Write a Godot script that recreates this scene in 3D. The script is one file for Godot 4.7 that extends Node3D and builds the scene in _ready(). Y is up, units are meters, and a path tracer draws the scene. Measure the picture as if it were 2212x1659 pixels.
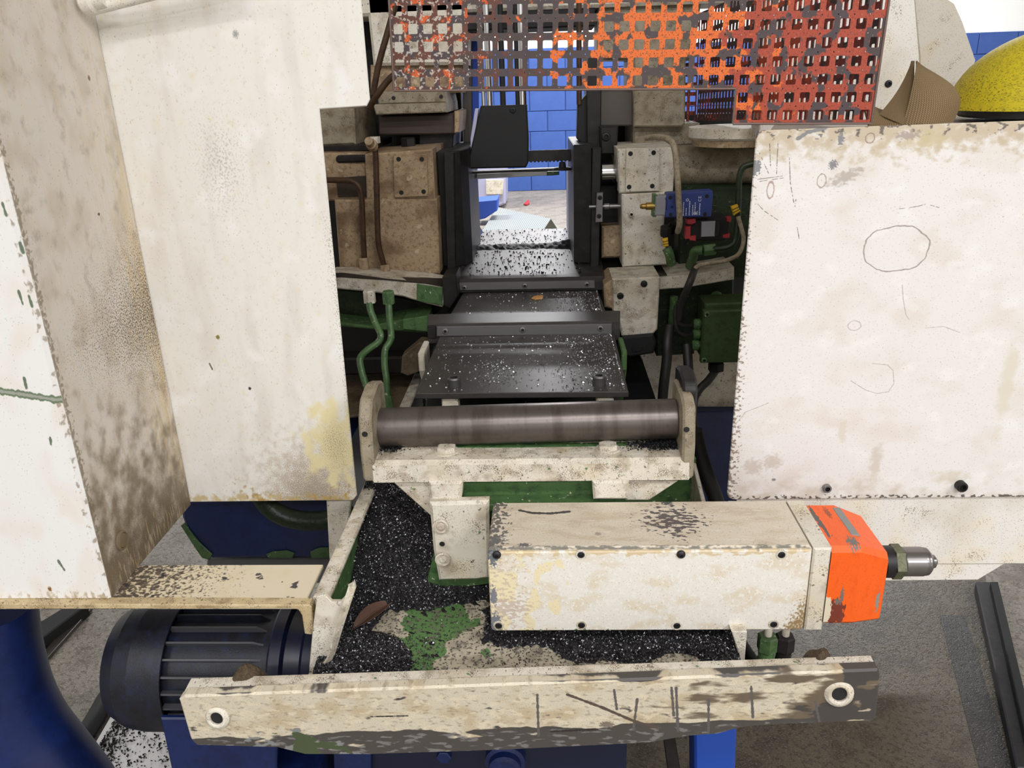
extends Node3D
# A worn band saw seen from its infeed side. All lengths in metres: x runs along the machine front, y up, z towards the viewer.

const EYE := Vector3(0, 1.3, 0)
var names := {}
var tx := {}          # finished textures
var M := {}           # materials
var rng := RandomNumberGenerator.new()


# ---------- textures: paint with chips, dirt and scratches, computed on byte arrays ----------
class Tex:
	var w: int
	var h: int
	var px := PackedByteArray()
	var seamless := false

	func _init(w_: int, h_: int, c: Color, tiled := false):
		w = w_
		h = h_
		seamless = tiled
		var im := Image.create(w, h, false, Image.FORMAT_RGB8)
		im.fill(c)
		px = im.get_data()

	func noise(sd: int, freq: float, oct := 4, sx := 1.0, sy := 1.0, type := FastNoiseLite.TYPE_SIMPLEX) -> PackedByteArray:
		var n := FastNoiseLite.new()
		n.seed = sd
		n.frequency = freq
		n.noise_type = type
		n.fractal_type = FastNoiseLite.FRACTAL_FBM
		n.fractal_octaves = oct
		n.cellular_return_type = FastNoiseLite.RETURN_DISTANCE
		var ww := int(w / sx)
		var hh := int(h / sy)
		var im := n.get_seamless_image(ww, hh) if seamless else n.get_image(ww, hh)
		if ww != w or hh != h:
			im.resize(w, h, Image.INTERPOLATE_BILINEAR)
		if im.get_format() != Image.FORMAT_L8:
			im.convert(Image.FORMAT_L8)
		return im.get_data()

	func region(f: Callable) -> PackedByteArray:
		var d := PackedByteArray()
		d.resize(64 * 64)
		for j in 64:
			for i in 64:
				d[j * 64 + i] = int(clampf(f.call(i / 63.0, j / 63.0), 0.0, 1.0) * 255.0)
		var im := Image.create_from_data(64, 64, false, Image.FORMAT_L8, d)
		im.resize(w, h, Image.INTERPOLATE_BILINEAR)
		return im.get_data()

	# lays colour c where noise (plus region) lies above lo, fully above hi
	func wear(n: PackedByteArray, reg: PackedByteArray, lo: float, hi: float, c: Color, alpha := 1.0) -> Tex:
		var lut := PackedInt32Array()
		lut.resize(512)
		for i in 512:
			var t := clampf((i - lo) / (hi - lo), 0, 1)
			lut[i] = int(256.0 * alpha * t * t * (3 - 2 * t))
		var r := c.r8
		var g := c.g8
		var b := c.b8
		var use := reg.size() > 0
		# where the region alone decides that nothing can show, whole rows and columns are passed over
		var box := Rect2i(0, 0, w, h)
		if use and lo >= 254:
			var x0 := w
			var x1 := 0
			var y0 := h
			var y1 := 0
			for j in 65:
				for i in 65:
					var X := mini(w - 1, i * w / 64)
					var Y := mini(h - 1, j * h / 64)
					if reg[Y * w + X] + 255 > lo:
						x0 = mini(x0, X)
						x1 = maxi(x1, X)
						y0 = mini(y0, Y)
						y1 = maxi(y1, Y)
			if x1 < x0:
				return self
			box = Rect2i(x0, y0, x1 - x0, y1 - y0).grow(maxi(w, h) / 40).intersection(box)
		for y in range(box.position.y, box.end.y):
			for i in range(y * w + box.position.x, y * w + box.end.x):
				var a: int = lut[n[i] + reg[i]] if use else lut[n[i]]
				if a > 0:
					var k := i * 3
					px[k] += ((r - px[k]) * a) >> 8
					px[k + 1] += ((g - px[k + 1]) * a) >> 8
					px[k + 2] += ((b - px[k + 2]) * a) >> 8
		return self

	func dab(i: int, c: Color, a: float) -> void:
		var k := i * 3
		px[k] = int(lerpf(px[k], c.r8, a))
		px[k + 1] = int(lerpf(px[k + 1], c.g8, a))
		px[k + 2] = int(lerpf(px[k + 2], c.b8, a))

	# a ragged spot; u v in 0..1, radii in parts of the width
	func spot(u: float, v: float, rx: float, ry: float, c: Color, a := 1.0, soft := 0.25, rag := 0.35, turn := 0.0) -> Tex:
		var n := FastNoiseLite.new()
		n.seed = int(u * 9173 + v * 517)
		n.frequency = 2.6 / maxf(2.0, maxf(rx, ry) * w)
		var R := maxf(rx, ry) * (1 + rag)
		var cx := u * w
		var cy := v * h
		var ct := cos(turn)
		var st := sin(turn)
		for y in range(maxi(0, int(cy - R * w)), mini(h, int(cy + R * w) + 2)):
			for x in range(maxi(0, int(cx - R * w)), mini(w, int(cx + R * w) + 2)):
				var dx := x - cx
				var dy := y - cy
				var d := Vector2((dx * ct + dy * st) / (rx * w), (dy * ct - dx * st) / (ry * w)).length() + n.get_noise_2d(x, y) * rag * 1.6
				if d < 1.0:
					dab(y * w + x, c, a * clampf((1.0 - d) / soft, 0, 1))
		return self

	func ring(u: float, v: float, r: float, width: float, c: Color, a := 1.0, ry := 0.0, rag := 0.12) -> Tex:
		var n := FastNoiseLite.new()
		n.seed = int(u * 7717 + v * 311)
		n.frequency = 1.0 / (r * w)
		var q := ry if ry > 0 else r
		var R := maxf(r, q) * 1.3
		for y in range(maxi(0, int(v * h - R * w)), mini(h, int(v * h + R * w) + 2)):
			for x in range(maxi(0, int(u * w - R * w)), mini(w, int(u * w + R * w) + 2)):
				var d := Vector2((x - u * w) / (r * w), (y - v * h) / (q * w)).length() + n.get_noise_2d(x, y) * rag
				var e := absf(d - 1.0) * r / width
				if e < 1.0:
					dab(y * w + x, c, a * minf(1.0, 2.0 * (1.0 - e)))
		return self

	# a scratch along points u v u v ...; width in pixels
	func scratch(p: Array, width: float, c: Color, a := 1.0, broken := 0.0) -> Tex:
		var n := FastNoiseLite.new()
		n.seed = int(p[0] * 7001 + p[1] * 97)
		n.frequency = 0.09
		for k in range(0, p.size() - 2, 2):
			var A := Vector2(p[k] * w, p[k + 1] * h)
			var B := Vector2(p[k + 2] * w, p[k + 3] * h)
			var steps := int(A.distance_to(B) * 1.5) + 1
			for s in steps + 1:
				var q := A.lerp(B, float(s) / steps)
				var m := n.get_noise_2d(q.x, q.y)
				if m * 0.5 + 0.5 < broken:
					continue
				var r := width * 0.5 * (1.0 + m * 0.7)
				for y in range(int(q.y - r), int(q.y + r) + 2):
					for x in range(int(q.x - r), int(q.x + r) + 2):
						if x >= 0 and y >= 0 and x < w and y < h:
							var d := Vector2(x, y).distance_to(q)
							if d < r + 0.5:
								dab(y * w + x, c, a * clampf(r + 0.5 - d, 0, 1))
		return self

	func done() -> Image:
		return Image.create_from_data(w, h, false, Image.FORMAT_RGB8, px)


# ---------- mesh building ----------
class MB:
	var v := PackedVector3Array()
	var n := PackedVector3Array()
	var uv := PackedVector2Array()
	var ix := PackedInt32Array()

	func tri_n(a: Vector3, b: Vector3, c: Vector3, na: Vector3, nb: Vector3, nc: Vector3, ua := Vector2.ZERO, ub := Vector2.ZERO, uc := Vector2.ZERO) -> void:
		var k := v.size()
		v.append_array([a, b, c])
		n.append_array([na, nb, nc])
		uv.append_array([ua, ub, uc])
		ix.append_array([k, k + 2, k + 1])

	func tri(a: Vector3, b: Vector3, c: Vector3, ua := Vector2.ZERO, ub := Vector2.ZERO, uc := Vector2.ZERO) -> void:
		var m := (b - a).cross(c - a).normalized()
		tri_n(a, b, c, m, m, m, ua, ub, uc)

	func quad(a: Vector3, b: Vector3, c: Vector3, d: Vector3, ua := Vector2.ZERO, ub := Vector2.ZERO, uc := Vector2.ZERO, ud := Vector2.ZERO) -> void:
		tri(a, b, c, ua, ub, uc)
		tri(a, c, d, ua, uc, ud)

	func quad_n(p: Array, m: Array) -> void:
		tri_n(p[0], p[1], p[2], m[0], m[1], m[2])
		tri_n(p[0], p[2], p[3], m[0], m[2], m[3])

	func mesh() -> ArrayMesh:
		var a := []
		a.resize(Mesh.ARRAY_MAX)
		a[Mesh.ARRAY_VERTEX] = v
		a[Mesh.ARRAY_NORMAL] = n
		a[Mesh.ARRAY_TEX_UV] = uv
		a[Mesh.ARRAY_INDEX] = ix
		var me := ArrayMesh.new()
		me.add_surface_from_arrays(Mesh.PRIMITIVE_TRIANGLES, a)
		return me

	# an outline swept along one axis from d0 to d1; axis z takes x y pairs, axis y takes x z, axis x takes z y. Both ends chamfered.
	func prism(flat: Array, axis: String, d0: float, d1: float, bev := 0.0015, rr := 0.0) -> MB:
		var p := PackedVector2Array()
		for i in range(0, flat.size(), 2):
			p.append(Vector2(flat[i], flat[i + 1]))
		if rr > 0:
			p = MB.rounded(p, rr)
		var right := axis == "z"
		if Geometry2D.is_polygon_clockwise(p) == right:
			p.reverse()
		# is_polygon_clockwise works y-down or y-up alike on the signed area; make sure by area
		var area := 0.0
		for i in p.size():
			area += p[i].cross(p[(i + 1) % p.size()])
		if (area > 0) != right:
			p.reverse()
		var lo := p[0]
		var hi := p[0]
		for q in p:
			lo = lo.min(q)
			hi = hi.max(q)
		var inner := MB.inset(p, bev, right)
		var b := minf(bev, absf(d1 - d0) * 0.45)
		var at := func(q: Vector2, d: float) -> Vector3:
			return Vector3(q.x, q.y, d) if axis == "z" else Vector3(q.x, d, q.y) if axis == "y" else Vector3(d, q.y, q.x)
		var tu := func(q: Vector2) -> Vector2:
			var t := (q - lo) / (hi - lo).max(Vector2(1e-6, 1e-6))
			return Vector2(t.x, 1 - t.y) if axis == "z" else t if axis == "y" else Vector2(1 - t.x, 1 - t.y)
		var fill := Geometry2D.triangulate_polygon(inner)
		for k in range(0, fill.size(), 3):
			var A := inner[fill[k]]
			var B := inner[fill[k + 1]]
			var C := inner[fill[k + 2]]
			if ((B - A).cross(C - A) > 0) != right:
				var t := B
				B = C
				C = t
			tri(at.call(A, d1), at.call(B, d1), at.call(C, d1), tu.call(A), tu.call(B), tu.call(C))
			tri(at.call(A, d0), at.call(C, d0), at.call(B, d0), tu.call(A), tu.call(C), tu.call(B))
		for i in p.size():
			var j := (i + 1) % p.size()
			var a := p[i]
			var c := p[j]
			var ai := inner[i]
			var ci := inner[j]
			quad(at.call(a, d0 + b), at.call(c, d0 + b), at.call(c, d1 - b), at.call(a, d1 - b), tu.call(a), tu.call(c), tu.call(ci), tu.call(ai))
			if bev > 0:
				quad(at.call(a, d1 - b), at.call(c, d1 - b), at.call(ci, d1), at.call(ai, d1), tu.call(a), tu.call(c), tu.call(ci), tu.call(ai))
				quad(at.call(ai, d0), at.call(ci, d0), at.call(c, d0 + b), at.call(a, d0 + b), tu.call(ai), tu.call(ci), tu.call(c), tu.call(a))
		return self

	static func inset(p: PackedVector2Array, d: float, ccw: bool) -> PackedVector2Array:
		var o := PackedVector2Array()
		for i in p.size():
			var e := (p[i] - p[i - 1]).normalized()
			var g := (p[(i + 1) % p.size()] - p[i]).normalized()
			var ne := Vector2(-e.y, e.x) * (1.0 if ccw else -1.0)
			var ng := Vector2(-g.y, g.x) * (1.0 if ccw else -1.0)
			var m := ne + ng
			o.append(p[i] + m * (d / maxf(0.35, 1.0 + ne.dot(ng))))
		return o

	static func rounded(p: PackedVector2Array, r: float, n := 5) -> PackedVector2Array:
		var o := PackedVector2Array()
		for i in p.size():
			var a := p[i - 1] - p[i]
			var c := p[(i + 1) % p.size()] - p[i]
			var k := minf(r, minf(a.length(), c.length()) * 0.45)
			var s := p[i] + a.normalized() * k
			var t := p[i] + c.normalized() * k
			for j in n + 1:
				var u := float(j) / n
				o.append(s.lerp(p[i], u).lerp(p[i].lerp(t, u), u))
		return o

	func box(x0: float, x1: float, y0: float, y1: float, z0: float, z1: float, bev := 0.0015) -> MB:
		return prism([x0, y0, x1, y0, x1, y1, x0, y1], "z", z0, z1, bev)

	# profile of radius, distance pairs turned about a line; each band keeps a hard edge
	func lathe(prof: Array, at: Vector3, dir: Vector3, sides := 20, flats := false) -> MB:
		var w := dir.normalized()
		var a := w.cross(Vector3.UP if absf(w.y) < 0.9 else Vector3.RIGHT).normalized()
		var b := w.cross(a)
		for k in range(0, prof.size() - 2, 2):
			var r0: float = prof[k]
			var t0: float = prof[k + 1]
			var r1: float = prof[k + 2]
			var t1: float = prof[k + 3]
			var sl := Vector2(t1 - t0, r0 - r1).normalized()
			for i in sides:
				var f0 := TAU * i / sides
				var f1 := TAU * (i + 1) / sides
				var d0 := a * cos(f0) + b * sin(f0)
				var d1 := a * cos(f1) + b * sin(f1)
				var n0 := (d0 * sl.x + w * sl.y)
				var n1 := (d1 * sl.x + w * sl.y)
				if flats:
					n0 = ((d0 + d1).normalized() * sl.x + w * sl.y)
					n1 = n0
				var P := [at + d0 * r0 + w * t0, at + d1 * r0 + w * t0, at + d1 * r1 + w * t1, at + d0 * r1 + w * t1]
				var u0 := float(i) / sides
				var u1 := float(i + 1) / sides
				if r0 > 1e-6:
					tri_n(P[0], P[1], P[2], n0, n1, n1, Vector2(t0, u0), Vector2(t0, u1), Vector2(t1, u1))
				if r1 > 1e-6:
					tri_n(P[0], P[2], P[3], n0, n1, n0, Vector2(t0, u0), Vector2(t1, u1), Vector2(t1, u0))
		return self

	static func curve(p: Array, n := 6) -> Array:
		var o := []
		for i in p.size() - 1:
			var a: Vector3 = p[maxi(0, i - 1)]
			var b: Vector3 = p[i]
			var c: Vector3 = p[i + 1]
			var d: Vector3 = p[mini(p.size() - 1, i + 2)]
			for k in n:
				o.append(b.cubic_interpolate(c, a, d, float(k) / n))
		o.append(p[-1])
		return o

	func tube(p: Array, r: float, sides := 10, smooth := 6, r_end := -1.0) -> MB:
		var q := MB.curve(p, smooth) if smooth > 1 else p
		var side := Vector3.ZERO
		var rings := []
		var norms := []
		for i in q.size():
			var t: Vector3 = (q[mini(i + 1, q.size() - 1)] - q[maxi(i - 1, 0)]).normalized()
			if side == Vector3.ZERO:
				side = t.cross(Vector3.UP if absf(t.y) < 0.9 else Vector3.RIGHT)
			side = (side - t * side.dot(t)).normalized()
			var up := t.cross(side)
			var rr := r if r_end < 0 else lerpf(r, r_end, float(i) / (q.size() - 1))
			var ring := []
			var nn := []
			for k in sides:
				var f := TAU * k / sides
				var d := side * cos(f) + up * sin(f)
				nn.append(d)
				ring.append(q[i] + d * rr)
			rings.append(ring)
			norms.append(nn)
		for i in q.size() - 1:
			for k in sides:
				var l := (k + 1) % sides
				quad_n([rings[i][k], rings[i][l], rings[i + 1][l], rings[i + 1][k]], [norms[i][k], norms[i][l], norms[i + 1][l], norms[i + 1][k]])
		for k in sides:
			var l := (k + 1) % sides
			tri(q[0], rings[0][l], rings[0][k])
			tri(q[-1], rings[-1][k], rings[-1][l])
		return self

	# a sheet of points (rows of equal length) with smooth normals; thick > 0 gives it a back and a rim
	func sheet(g: Array, thick := 0.0) -> MB:
		var R := g.size()
		var C: int = g[0].size()
		var nm := []
		for i in R:
			var row := []
			for j in C:
				var du: Vector3 = g[i][mini(j + 1, C - 1)] - g[i][maxi(j - 1, 0)]
				var dv: Vector3 = g[mini(i + 1, R - 1)][j] - g[maxi(i - 1, 0)][j]
				row.append(dv.cross(du).normalized())
			nm.append(row)
		for side in (2 if thick > 0 else 1):
			for i in R - 1:
				for j in C - 1:
					var q := [[i, j], [i + 1, j], [i + 1, j + 1], [i, j + 1]]
					if side == 1:
						q.reverse()
					var P := []
					var N := []
					var U := []
					for e in q:
						P.append(g[e[0]][e[1]] - nm[e[0]][e[1]] * (thick * side))
						N.append(nm[e[0]][e[1]] * (1.0 if side == 0 else -1.0))
						U.append(Vector2(float(e[1]) / (C - 1), float(e[0]) / (R - 1)))
					tri_n(P[0], P[1], P[2], N[0], N[1], N[2], U[0], U[1], U[2])
					tri_n(P[0], P[2], P[3], N[0], N[2], N[3], U[0], U[2], U[3])
		if thick > 0:
			var rim := []
			for j in C:
				rim.append([0, j])
			for i in range(1, R):
				rim.append([i, C - 1])
			for j in range(C - 2, -1, -1):
				rim.append([R - 1, j])
			for i in range(R - 2, 0, -1):
				rim.append([i, 0])
			for k in rim.size():
				var a: Array = rim[k]
				var b: Array = rim[(k + 1) % rim.size()]
				var A: Vector3 = g[a[0]][a[1]]
				var B: Vector3 = g[b[0]][b[1]]
				var ua := Vector2(float(a[1]) / (C - 1), float(a[0]) / (R - 1))
				var ub := Vector2(float(b[1]) / (C - 1), float(b[0]) / (R - 1))
				quad(A, B, B - nm[b[0]][b[1]] * thick, A - nm[a[0]][a[1]] * thick, ua, ub, ub, ua)
		return self


# ---------- scene tree ----------
func numbered(called: String) -> String:
	var k: int = names.get(called, 0)
	names[called] = k + 1
	return called if k == 0 else "%s_%03d" % [called, k]


func thing(called: String, label: String, category: String, at := Vector3.ZERO, group := "") -> Node3D:
	var o := Node3D.new()
	o.name = numbered(called)
	add_child(o)
	o.position = at
	return tag(o, label, category, group)


func tag(o: Node3D, label: String, category: String, group := "", kind := "") -> Node3D:
	if label:
		o.set_meta("label", label)
	if category:
		o.set_meta("category", category)
	if group:
		o.set_meta("group", group)
	if kind:
		o.set_meta("kind", kind)
	return o


# one named mesh, built in the room's coordinates, under a thing or part (or the root)
func part(called: String, m, material: Material, parent: Node = self, label := "") -> MeshInstance3D:
	var o := MeshInstance3D.new()
	o.mesh = m.mesh() if m is MB else m
	if material:
		o.material_override = material
	o.cast_shadow = GeometryInstance3D.SHADOW_CASTING_SETTING_ON
	if parent == self:
		o.name = numbered(called)
		add_child(o)
	else:
		var k := 0
		var nm := called
		while parent.has_node(NodePath(nm)):
			k += 1
			nm = "%s_%03d" % [called, k]
		o.name = nm
		var base := Vector3.ZERO
		var up := parent
		while up != self:
			base += up.position
			up = up.get_parent()
		o.position = -base
		parent.add_child(o, true)
	if label:
		o.set_meta("label", label)
	return o


func struct(called: String, m, material: Material, label := "", category := "") -> MeshInstance3D:
	var o := part(called, m, material)
	tag(o, label, category, "", "structure")
	return o


# a mesh of two surfaces, each with its own material
func two(a: MB, ma: Material, b: MB, mb: Material) -> ArrayMesh:
	var me := a.mesh()
	me.add_surface_from_arrays(Mesh.PRIMITIVE_TRIANGLES, b.mesh().surface_get_arrays(0))
	me.surface_set_material(0, ma)
	me.surface_set_material(1, mb)
	return me


# socket head cap screw standing on a face
func cap_screw(parent: Node, at: Vector3, dir: Vector3, r: float, h: float, m: Material, called := "screw") -> MeshInstance3D:
	var head := MB.new().lathe([r, 0, r, h * 0.86, r * 0.88, h, r * 0.58, h, r * 0.54, h * 0.7], at, dir, 24)
	var socket := MB.new().lathe([r * 0.56, h * 0.97, r * 0.53, h * 0.5, 0, h * 0.5], at, dir, 6, true)
	return part(called, two(head, m, socket, M.near_black), null, parent)  # socket coloured near-black for the shadow inside it


# round headed or countersunk screw, low
func low_screw(parent: Node, at: Vector3, dir: Vector3, r: float, m: Material, called := "screw") -> MeshInstance3D:
	var head := MB.new().lathe([r, 0, r, r * 0.3, r * 0.82, r * 0.5, r * 0.5, r * 0.56], at, dir, 20)
	var socket := MB.new().lathe([r * 0.5, r * 0.56, r * 0.44, r * 0.1, 0, r * 0.1], at, dir, 12)
	return part(called, two(head, m, socket, M.near_black), null, parent)  # the near-black socket carries the shadow of its depth


# a drilled hole: flat near-black disc on a face, painting the darkness inside
func bore(parent: Node, at: Vector3, dir: Vector3, r: float, depth: float, m: Material, called := "screw_hole") -> MeshInstance3D:
	return part(called, MB.new().lathe([r * 1.06, 0, r, 0.0005, 0, 0.0004], at, dir, 16), m, parent)


func hexagon(mb: MB, at: Vector3, dir: Vector3, r: float, h: float) -> MB:
	return mb.lathe([0, 0, r, 0, r, h * 0.9, r * 0.86, h, 0, h], at, dir, 6, true)


func mat(called: String, c: Color, rough: float, metal := 0.0, tex: Texture2D = null, size := 0.0, bump: Texture2D = null, bump_cm := 0.0, spec := 0.5) -> StandardMaterial3D:
	var m := StandardMaterial3D.new()
	m.resource_name = called
	m.albedo_color = c
	m.roughness = rough
	m.metallic = metal
	m.metallic_specular = spec
	m.albedo_texture = tex
	if size > 0:
		m.uv1_triplanar = true
		m.uv1_scale = Vector3.ONE / size
		m.uv1_triplanar_sharpness = 4.0
	if bump:
		m.heightmap_enabled = true
		m.heightmap_texture = bump
		m.heightmap_scale = bump_cm
	M[called] = m
	return m


func col(r: int, g: int, b: int) -> Color:
	return Color8(r, g, b)


# ---------- textures ----------
func bake(jobs: Dictionary) -> void:
	var done := {}
	var lock := Mutex.new()
	var keys := jobs.keys()
	var id := WorkerThreadPool.add_group_task(func(i):
		var im: Image = jobs[keys[i]].call()
		lock.lock()
		done[keys[i]] = im
		lock.unlock(), keys.size(), 4)
	WorkerThreadPool.wait_for_group_task_completion(id)
	for k in keys:
		tx[k] = ImageTexture.create_from_image(done[k])


# off-white machine paint, tiled: faint tint, fine specks, a few small chips
func tex_paint(sd: int, base: Color, grime: float) -> Image:
	var t := Tex.new(768, 768, base, true)
	var none := PackedByteArray()
	t.wear(t.noise(sd, 0.004, 4), none, 100, 260, col(196, 182, 158), 0.35 + grime * 0.5)
	t.wear(t.noise(sd + 1, 0.006, 3), none, 130, 250, col(232, 214, 176), 0.4)
	var big := t.noise(sd + 2, 0.012, 3)
	t.wear(t.noise(sd + 3, 0.2, 2), big, 398 - grime * 100, 440 - grime * 90, col(112, 100, 86), 0.7)
	t.wear(t.noise(sd + 4, 0.3, 2), none, 216 - grime * 20, 244 - grime * 16, col(84, 76, 68), 0.65)
	if grime > 0.3:
		t.wear(t.noise(sd + 5, 0.010, 5), none, 150 - grime * 20, 236, col(150, 134, 110), 0.5)
		t.wear(t.noise(sd + 6, 0.016, 5), none, 232 - grime * 8, 240 - grime * 8, col(124, 124, 122), 0.9)
		t.wear(t.noise(sd + 7, 0.016, 5), none, 234 - grime * 8, 240 - grime * 8, col(84, 112, 70), 0.85)
		t.wear(t.noise(sd + 9, 0.04, 5), none, 212 - grime * 12, 232, col(60, 54, 49), 0.75)
	return t.done()


func tex_plain(sd: int, w: int, base: Color, dark: Color, light: Color, fine := 0.15, a := 0.6, sx := 1.0, sy := 1.0) -> Image:
	var t := Tex.new(w, w, base, true)
	var none := PackedByteArray()
	t.wear(t.noise(sd, 0.008, 5, sx, sy), none, 110, 230, dark, a)
	t.wear(t.noise(sd + 1, 0.012, 5, sx, sy), none, 140, 250, light, a * 0.7)
	t.wear(t.noise(sd + 2, fine, 3, sx, sy), none, 160, 230, dark, a)
	t.wear(t.noise(sd + 3, fine, 3, sx, sy), none, 180, 235, light, a * 0.8)
	return t.done()


func tex_green() -> Image:
	var t := Tex.new(512, 512, col(76, 108, 62), true)
	var none := PackedByteArray()
	t.wear(t.noise(41, 0.012, 4), none, 120, 230, col(52, 76, 46), 0.7)
	t.wear(t.noise(42, 0.03, 5), none, 200, 240, col(40, 42, 38), 0.7)
	t.wear(t.noise(43, 0.02, 5), none, 214, 222, col(206, 198, 176), 0.9)
	t.wear(t.noise(44, 0.2, 2), none, 200, 240, col(120, 146, 100), 0.5)
	return t.done()


# dirty old vise paint gone brown
func tex_brown() -> Image:
	var t := Tex.new(640, 640, col(172, 148, 116), true)
	var none := PackedByteArray()
	t.wear(t.noise(51, 0.006, 4), none, 110, 220, col(118, 92, 66), 0.8)
	t.wear(t.noise(52, 0.05, 4), none, 130, 230, col(104, 84, 64), 0.5)
	t.wear(t.noise(53, 0.25, 2), none, 180, 230, col(60, 48, 38), 0.65)
	t.wear(t.noise(54, 0.012, 5), none, 205, 222, col(206, 190, 160), 0.6)
	return t.done()


func tex_left_side() -> Image:
	var t := Tex.new(512, 1536, col(222, 214, 203))
	var none := PackedByteArray()
	t.wear(t.noise(1, 0.006, 3), none, 100, 240, col(204, 192, 174), 0.7)
	var edge := t.region(func(u, v): return clampf((u - 0.62) * 1.6, 0, 0.5) * clampf((v - 0.25) * 3, 0, 1))
	t.wear(t.noise(2, 0.02, 4, 0.25, 6.0), edge, 150, 330, col(226, 198, 150), 0.75)
	# grime gathers towards the lower end
	var low := t.region(func(u, v): return clampf((v - 0.70 - 0.06 * absf(u - 0.35)) * 3.6, 0, 1))
	t.wear(t.noise(3, 0.012, 5), low, 140, 420, col(128, 112, 90), 0.92)
	t.wear(t.noise(4, 0.3, 2), low, 310, 440, col(78, 66, 52), 0.5)
	t.wear(t.noise(8, 0.06, 4, 1.0, 6.0), low, 410, 450, col(206, 184, 146), 0.6)
	var mid := t.region(func(u, v): return clampf(1.0 - absf(v - 0.66) * 3.2, 0, 1) * (0.5 + 0.5 * u))
	t.wear(t.noise(5, 0.16, 2), mid, 345, 372, col(92, 76, 58), 0.85)
	t.wear(t.noise(6, 0.16, 2, 1.0, 2.0), none, 222, 240, col(112, 98, 80), 0.7)
	var lip := t.region(func(u, v): return clampf(1.0 - u * 14.0, 0, 1) * clampf((v - 0.2) * 4, 0, 1))
	t.wear(t.noise(7, 0.06, 4), lip, 290, 360, col(120, 106, 88), 0.6)
	t.spot(0.8165, 0.3207, 0.012, 0.012, col(124, 98, 74), 1, 0.3, 0.5)
	t.spot(0.6433, 0.4953, 0.012, 0.006, col(90, 84, 40))
	t.spot(0.0843, 0.4688, 0.05, 0.02, col(168, 156, 142), 0.6, 0.9)
	t.spot(0.0994, 0.4997, 0.04, 0.03, col(172, 160, 146), 0.6, 0.9)
	return t.done()


func tex_left_front() -> Image:
	var t := Tex.new(1024, 1024, col(236, 234, 230))
	var none := PackedByteArray()
	t.wear(t.noise(11, 0.006, 3), none, 120, 240, col(232, 220, 208), 0.6)
	t.wear(t.noise(12, 0.2, 2), none, 232, 248, col(120, 118, 106), 0.7)
	var lip := t.region(func(u, v): return clampf((u - 0.965) * 28, 0, 1))
	t.wear(t.noise(13, 0.05, 4), lip, 405, 450, col(130, 112, 92), 0.6)
	var low := t.region(func(u, v): return clampf((v - 0.97) * 30, 0, 1) * u)
	t.wear(t.noise(14, 0.05, 4), low, 300, 430, col(160, 138, 106), 0.7)
	t.scratch([0.8656, 0.6854, 0.914, 0.6902, 0.9622, 0.6956, 1.0084, 0.701], 9, col(106, 122, 96))
	t.scratch([0.8656, 0.6854, 0.914, 0.6902, 0.9622, 0.6956, 1.0084, 0.701], 4, col(160, 162, 150))
	for q in [[0.9346, 0.6705, 0.9338, 0.6816], [0.902, 0.9354, 0.9099, 0.9487], [0.983, 0.4566, 0.9843, 0.4682], [0.9956, 0.5021, 0.9966, 0.513], [0.9891, 0.5659, 0.9901, 0.5773], [0.9705, 0.56, 0.9721, 0.5742], [0.9577, 0.751, 0.9553, 0.7595]]:
		t.scratch(q, 5, col(104, 118, 98))
	t.spot(0.8629, 0.9801, 0.005, 0.004, col(130, 92, 50))
	return t.done()


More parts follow.
